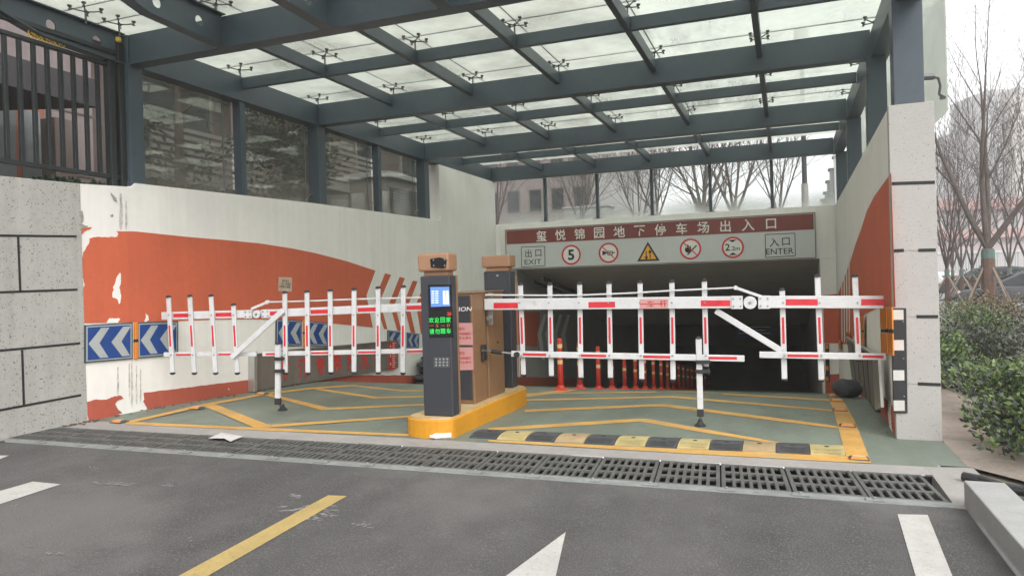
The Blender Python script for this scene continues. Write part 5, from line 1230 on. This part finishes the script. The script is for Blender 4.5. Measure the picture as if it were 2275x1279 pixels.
# block behind the portal
t = bld('grey_block', 'plain grey building seen through the left rear panes', (-14, 44, 2.9))
q = [onY(x, 430, 44) for x in (1060, 1300)]; q2 = [onY(x, 430, 46) for x in (1300, 1405)]
MB().box((q[0].x-14, 44, 2.9), (q[1].x, 56, 22)).build('wall', 'facade', t)
MB().box((q2[0].x+.4, 45.5, 2.9), (q2[1].x, 56, 20)).build('wing', 'tower', t)
for k in range(5):
    for j in range(3):
        x = q[0].x+.6+k*1.5; f = MB().box((x, 43.95, 6+j*3), (x+.9, 43.999, 7.5+j*3)).build('window', 'facade2', t); MB().box((x+.08, 43.94, 6.08+j*3), (x+.82, 43.949, 7.42+j*3)).build('pane', 'windark', f)
t = thing('utility_box', 'low white utility box standing behind the second rear pane', 'utility box', (-6.5, 30, 2.93))
a, b = onY(1253, 478, 30), onY(1352, 458, 30)
MB().box((a.x, 30, 2.93), (b.x, 31, b.z)).build('casing', 'fencew', t, .02); MB().box((a.x-.06, 29.94, b.z), (b.x+.06, 31.06, b.z+.08)).build('lid', 'fencew', t, .01)
# lamp post and stepped white houses on the right
lp = onY(1789, 455, 24); t = thing('lamp_post', 'dark lamp post standing in the last rear pane', 'lamp post', (lp.x, 24, 2.93))
MB().tube((lp.x, 24, 2.93), (lp.x, 24, 4.3), .11, .10, 10).build('base', 'slat', t); MB().tube((lp.x, 24, 4.3), (lp.x, 24, 8.5), .075, .06, 10).build('pole', 'eave', t)
MB().lathe((lp.x, 24, 8.5), [(.06, 0), (.22, .1), (.2, .5), (.05, .6)], 12).build('lantern', 'slat', t)
t = bld('stepped_house', 'pale stepped gable wall at the right end of the rear panes', (.6, 40, 2.9))
for k, (x, y) in enumerate(((1853,350),(1844,378),(1838,405),(1833,430),(1826,446))):
    p = onY(x, y, 40+k*.6); MB().box((p.x, 40+k*.6, 2.9), (4.4-k*.1, 40.59+k*.6, p.z)).build('wall_step', 'fencew', t)
    MB().box((p.x-.08, 39.98+k*.6, p.z+.001), (p.x+.5, 40.6+k*.6, p.z+.1)).build('coping', 'slat', t)

# ================================================================== CARS, MALL, TOWERS on the right
def car(label, c, rot, mt, suv=False, group='cars parked beyond the hedge'):
    t = thing('parked_car', label, 'car', (0, 0, 0), group); L, W_, H = (4.7, 1.88, 1.68) if suv else (4.6, 1.8, 1.46)
    bl = [(-2.3, .35), (-2.32, .75), (-2.2, .95), (-1.2, 1.0), (1.2, .98), (2.05, .85), (2.28, .7), (2.3, .35)]
    if not suv: bl = [(-2.28, .32), (-2.3, .7), (-2.15, .9), (-1.0, .93), (1.1, .9), (2.0, .78), (2.26, .62), (2.28, .32)]
    def loft(prof, w0, w1): 
        zz = [p[1] for p in prof]; lo, hi = min(zz), max(zz); mb = MB(); n = len(prof)
        wd = [lerp(w0, w1, (z-lo)/(hi-lo)) for z in zz]
        mb.add([(x, -w_/2, z) for (x, z), w_ in zip(prof, wd)]+[(x, w_/2, z) for (x, z), w_ in zip(prof, wd)], [tuple(range(n)), tuple(range(2*n-1, n-1, -1))]+[(i, n+i, n+(i+1) % n, (i+1) % n) for i in range(n)]); return mb
    loft(bl, W_, W_*.94).build('body', mt, t, .06, 3, True)
    r0 = [(-2.1, .94), (-1.75, H-.08), (-1.2, H), (.2, H-.02), (.5, H-.1), (1.3, .93)] if suv else [(-1.9, .9), (-1.2, H-.05), (-.5, H), (.2, H-.03), (1.25, .88)]
    loft(r0, W_*.93, W_*.72).build('roof', mt, t, .05, 3, True)
    gz = [(-1.75, 1.02), (-1.6, H-.14), (.35, H-.14), (1.0, 1.02)] if suv else [(-1.45, .96), (-1.05, H-.12), (.2, H-.12), (.95, .96)]
    for s_ in (-1, 1):
        P = [Vector((x, s_*(lerp(W_*.93, W_*.72, (z-.92)/(H-.92))/2+.004), z)) for x, z in gz]; wi = MB().prism(P, (0, s_*.006, 0)).build('side_window', 'windark', t)
        mb = MB()
        for x in (-.75, .05): mb.bar((x, s_*(W_*.465+.012), 1.0), (x, s_*(W_*.37+.012), H-.13), .05, .012, Vector((1, 0, 0)))
        mb.build('window_pillar', mt, wi)
    for xa, xb, za, zb, nm in (((1.32, .52, .95, H-.12, 'windscreen')), ((-2.12 if suv else -1.92, -1.77 if suv else -1.24, .97, H-.14, 'rear_window'))):
        s_ = 1 if nm == 'windscreen' else -1
        MB().prism([(xa+s_*.012, -W_*.40, za), (xa+s_*.012, W_*.40, za), (xb+s_*.012, W_*.33, zb), (xb+s_*.012, -W_*.33, zb)], (s_*.01, 0, .004)).build(nm, 'windark', t)
    for x in (-1.4, 1.4):
        for s_ in (-1, 1):
            wh = MB().tube((x, s_*(W_/2-.2), .33), (x, s_*(W_/2+.01), .33), .33, .33, 20).build('wheel', 'tyre', t); MB().tube((x, s_*(W_/2+.011), .33), (x, s_*(W_/2+.02), .33), .21, .19, 14).build('rim', 'bolt', wh)
    for s_ in (-1, 1):
        MB().box((2.2, s_*.55, .62), (2.3, s_*.85, .74)).build('headlight', 'boardgrey', t, .02); MB().box((-2.32, s_*.55, .75), (-2.2, s_*.86, .9)).build('tail_light', 'signred', t, .02)
        MB().box((.75, s_*(W_/2+.02), .98), (.95, s_*(W_/2+.2), 1.1)).build('mirror', mt, t, .03)
    MB().box((-2.325, -.26, .5), (-2.3, .26, .62)).build('number_plate', 'infoblue', t)
    t.location = c; t.rotation_euler = (0, 0, rot); return t
pc = onZ(2190, 664, 0); car('dark grey estate car parked behind the large bare tree', (pc.x, pc.y, 0), R(164), 'card', True)
pc = onZ(2108, 648, 0); car('white car parked left of the dark estate car', (pc.x-.6, pc.y+2, 0), R(120), 'carw')
pc = onZ(2300, 690, 0); car('dark grey car cut off by the right frame edge', (pc.x, pc.y, 0), R(150), 'carg')
dirv = lambda x, d: (lambda p: Vector((p.x, p.y)))(atD(x, 600, d))
def tower(name, label, x0, x1, ytop, d, thick, mt, floors, cols, bal):
    a, b = atD(x0, 600, d), atD(x1, 600, d); H = atD((x0+x1)/2, ytop, d).z; ax = (b-a); ax.z = 0; W_ = ax.length; ax.normalize(); n = Vector((-ax.y, ax.x, 0))
    t = bld(name, label, (a.x, a.y, 0)); P = [Vector((a.x, a.y, -.03)), Vector((a.x, a.y, -.03))+ax*W_, Vector((a.x, a.y, -.03))+ax*W_+n*thick, Vector((a.x, a.y, -.03))+n*thick]
    MB().prism(P, (0, 0, H)).build('wall', mt, t); MB().prism([p+(p-(P[0]+P[2])/2)*.03+Vector((0, 0, H+.01)) for p in P], (0, 0, 1.5)).build('roof', 'tower', t)
    mb = MB(); mb2 = MB(); fh = H/floors
    for f in range(1, floors):
        for c in range(cols):
            o = Vector((a.x, a.y, 0))+ax*(W_*(c+.22)/cols)-n*.05; w_ = ax*(W_*.56/cols)
            mb.add([o+Vector((0, 0, f*fh)), o+w_+Vector((0, 0, f*fh)), o+w_+Vector((0, 0, f*fh+fh*.55)), o+Vector((0, 0, f*fh+fh*.55))], [(0, 1, 2, 3)])
            if bal and c % 2: mb2.prism([o-ax*.2, o+w_+ax*.2, o+w_+ax*.2-n*1.1, o-ax*.2-n*1.1][::1], (0, 0, .02)) if 0 else mb2.hexa([o-ax*.2+Vector((0, 0, f*fh-.2)), o+w_+ax*.2+Vector((0, 0, f*fh-.2)), o+w_+ax*.2-n*1.1+Vector((0, 0, f*fh-.2)), o-ax*.2-n*1.1+Vector((0, 0, f*fh-.2))], [o-ax*.2+Vector((0, 0, f*fh+.9)), o+w_+ax*.2+Vector((0, 0, f*fh+.9)), o+w_+ax*.2-n*1.1+Vector((0, 0, f*fh+.9)), o-ax*.2-n*1.1+Vector((0, 0, f*fh+.9))])
    w1 = mb.build('window_rows', 'window', t); w1['kind'] = 'stuff'
    if bal: w1 = mb2.build('balcony_rows', 'fencew', t); w1['kind'] = 'stuff'
    return t
tower('tower_block', 'tall grey residential tower left of the large bare tree, lower of the pair', 2142, 2202, 300, 210, 14, 'tower', 24, 6, True)
tower('tower_block', 'pale low tower peeping beside the stone pier', 2085, 2140, 352, 240, 14, 'tower', 22, 5, False)
tower('tower_block', 'highest tan residential tower with white balconies at the right edge', 2204, 2262, 212, 190, 16, 'tower', 28, 5, True)
tower('tower_block', 'cream tower cut off by the right frame edge', 2262, 2330, 208, 186, 16, 'towerb', 28, 4, False)
a, b = atD(2070, 600, 95), atD(2380, 600, 95)
t = bld('shopping_hall', 'low dusty pink hall with red roof bands far behind the trees', (a.x, a.y, 0)); ax = (b-a); ax.z = 0; W_ = ax.length; ax.normalize(); n = Vector((-ax.y, ax.x, 0)); o = Vector((a.x, a.y, -.03))
H = atD(2180, 440, 95).z
MB().prism([o, o+ax*W_, o+ax*W_+n*12, o+n*12], (0, 0, H)).build('wall', 'mall', t)
for z, h in ((.52, .1), (.86, .12)):
    MB().prism([o-n*.8+Vector((0, 0, H*z)), o+ax*W_-n*.8+Vector((0, 0, H*z)), o+ax*W_-n*.01+Vector((0, 0, H*(z+h))), o-n*.01+Vector((0, 0, H*(z+h)))], (0, 0, .15)).build('roof', 'mallroof', t)
for k in range(14):
    for z in (.15, .6): p = o+ax*(W_*(k+.25)/14)-n*.06+Vector((0, 0, H*z)); MB().prism([p, p+ax*W_*.035, p+ax*W_*.035+Vector((0, 0, H*.2)), p+Vector((0, 0, H*.2))], n*.05).build('window', 'window', t)
t = thing('picket_fence', 'white colonnade fence standing before the pink hall', 'fence', (a.x*.8, a.y*.8, 0)); a, b = atD(2080, 600, 62), atD(2340, 600, 62); a.z = b.z = 0
z1_ = atD(2150, 563, 62).z
for k in range(46): p = a.lerp(b, k/45); MB().box((p.x-.05, p.y-.05, 0), (p.x+.05, p.y+.05, z1_)).build('picket', 'fencew', t)
MB().bar(a+Vector((0, 0, z1_+.1)), b+Vector((0, 0, z1_+.1)), .2, .3).build('top_rail', 'fencew', t); MB().bar(a+Vector((0, 0, .5)), b+Vector((0, 0, .5)), .9, .2).build('plinth', 'fencew', t)

# ================================================================== HAZE
hm = bpy.data.materials.new('haze'); hm.use_nodes = True; ht = hm.node_tree; ht.nodes.clear()
ho = ht.nodes.new('ShaderNodeOutputMaterial'); hv = ht.nodes.new('ShaderNodeVolumePrincipled')
hv.inputs['Color'].default_value = (.93, .94, .95, 1); hv.inputs['Density'].default_value = .0019; hv.inputs['Anisotropy'].default_value = .2
ht.links.new(hv.outputs[0], ho.inputs['Volume']); M['haze'] = hm
ho_ = MB().box((-430, -80, -6), (430, 450, 95)).build('haze', 'haze'); ho_['kind'] = 'stuff'
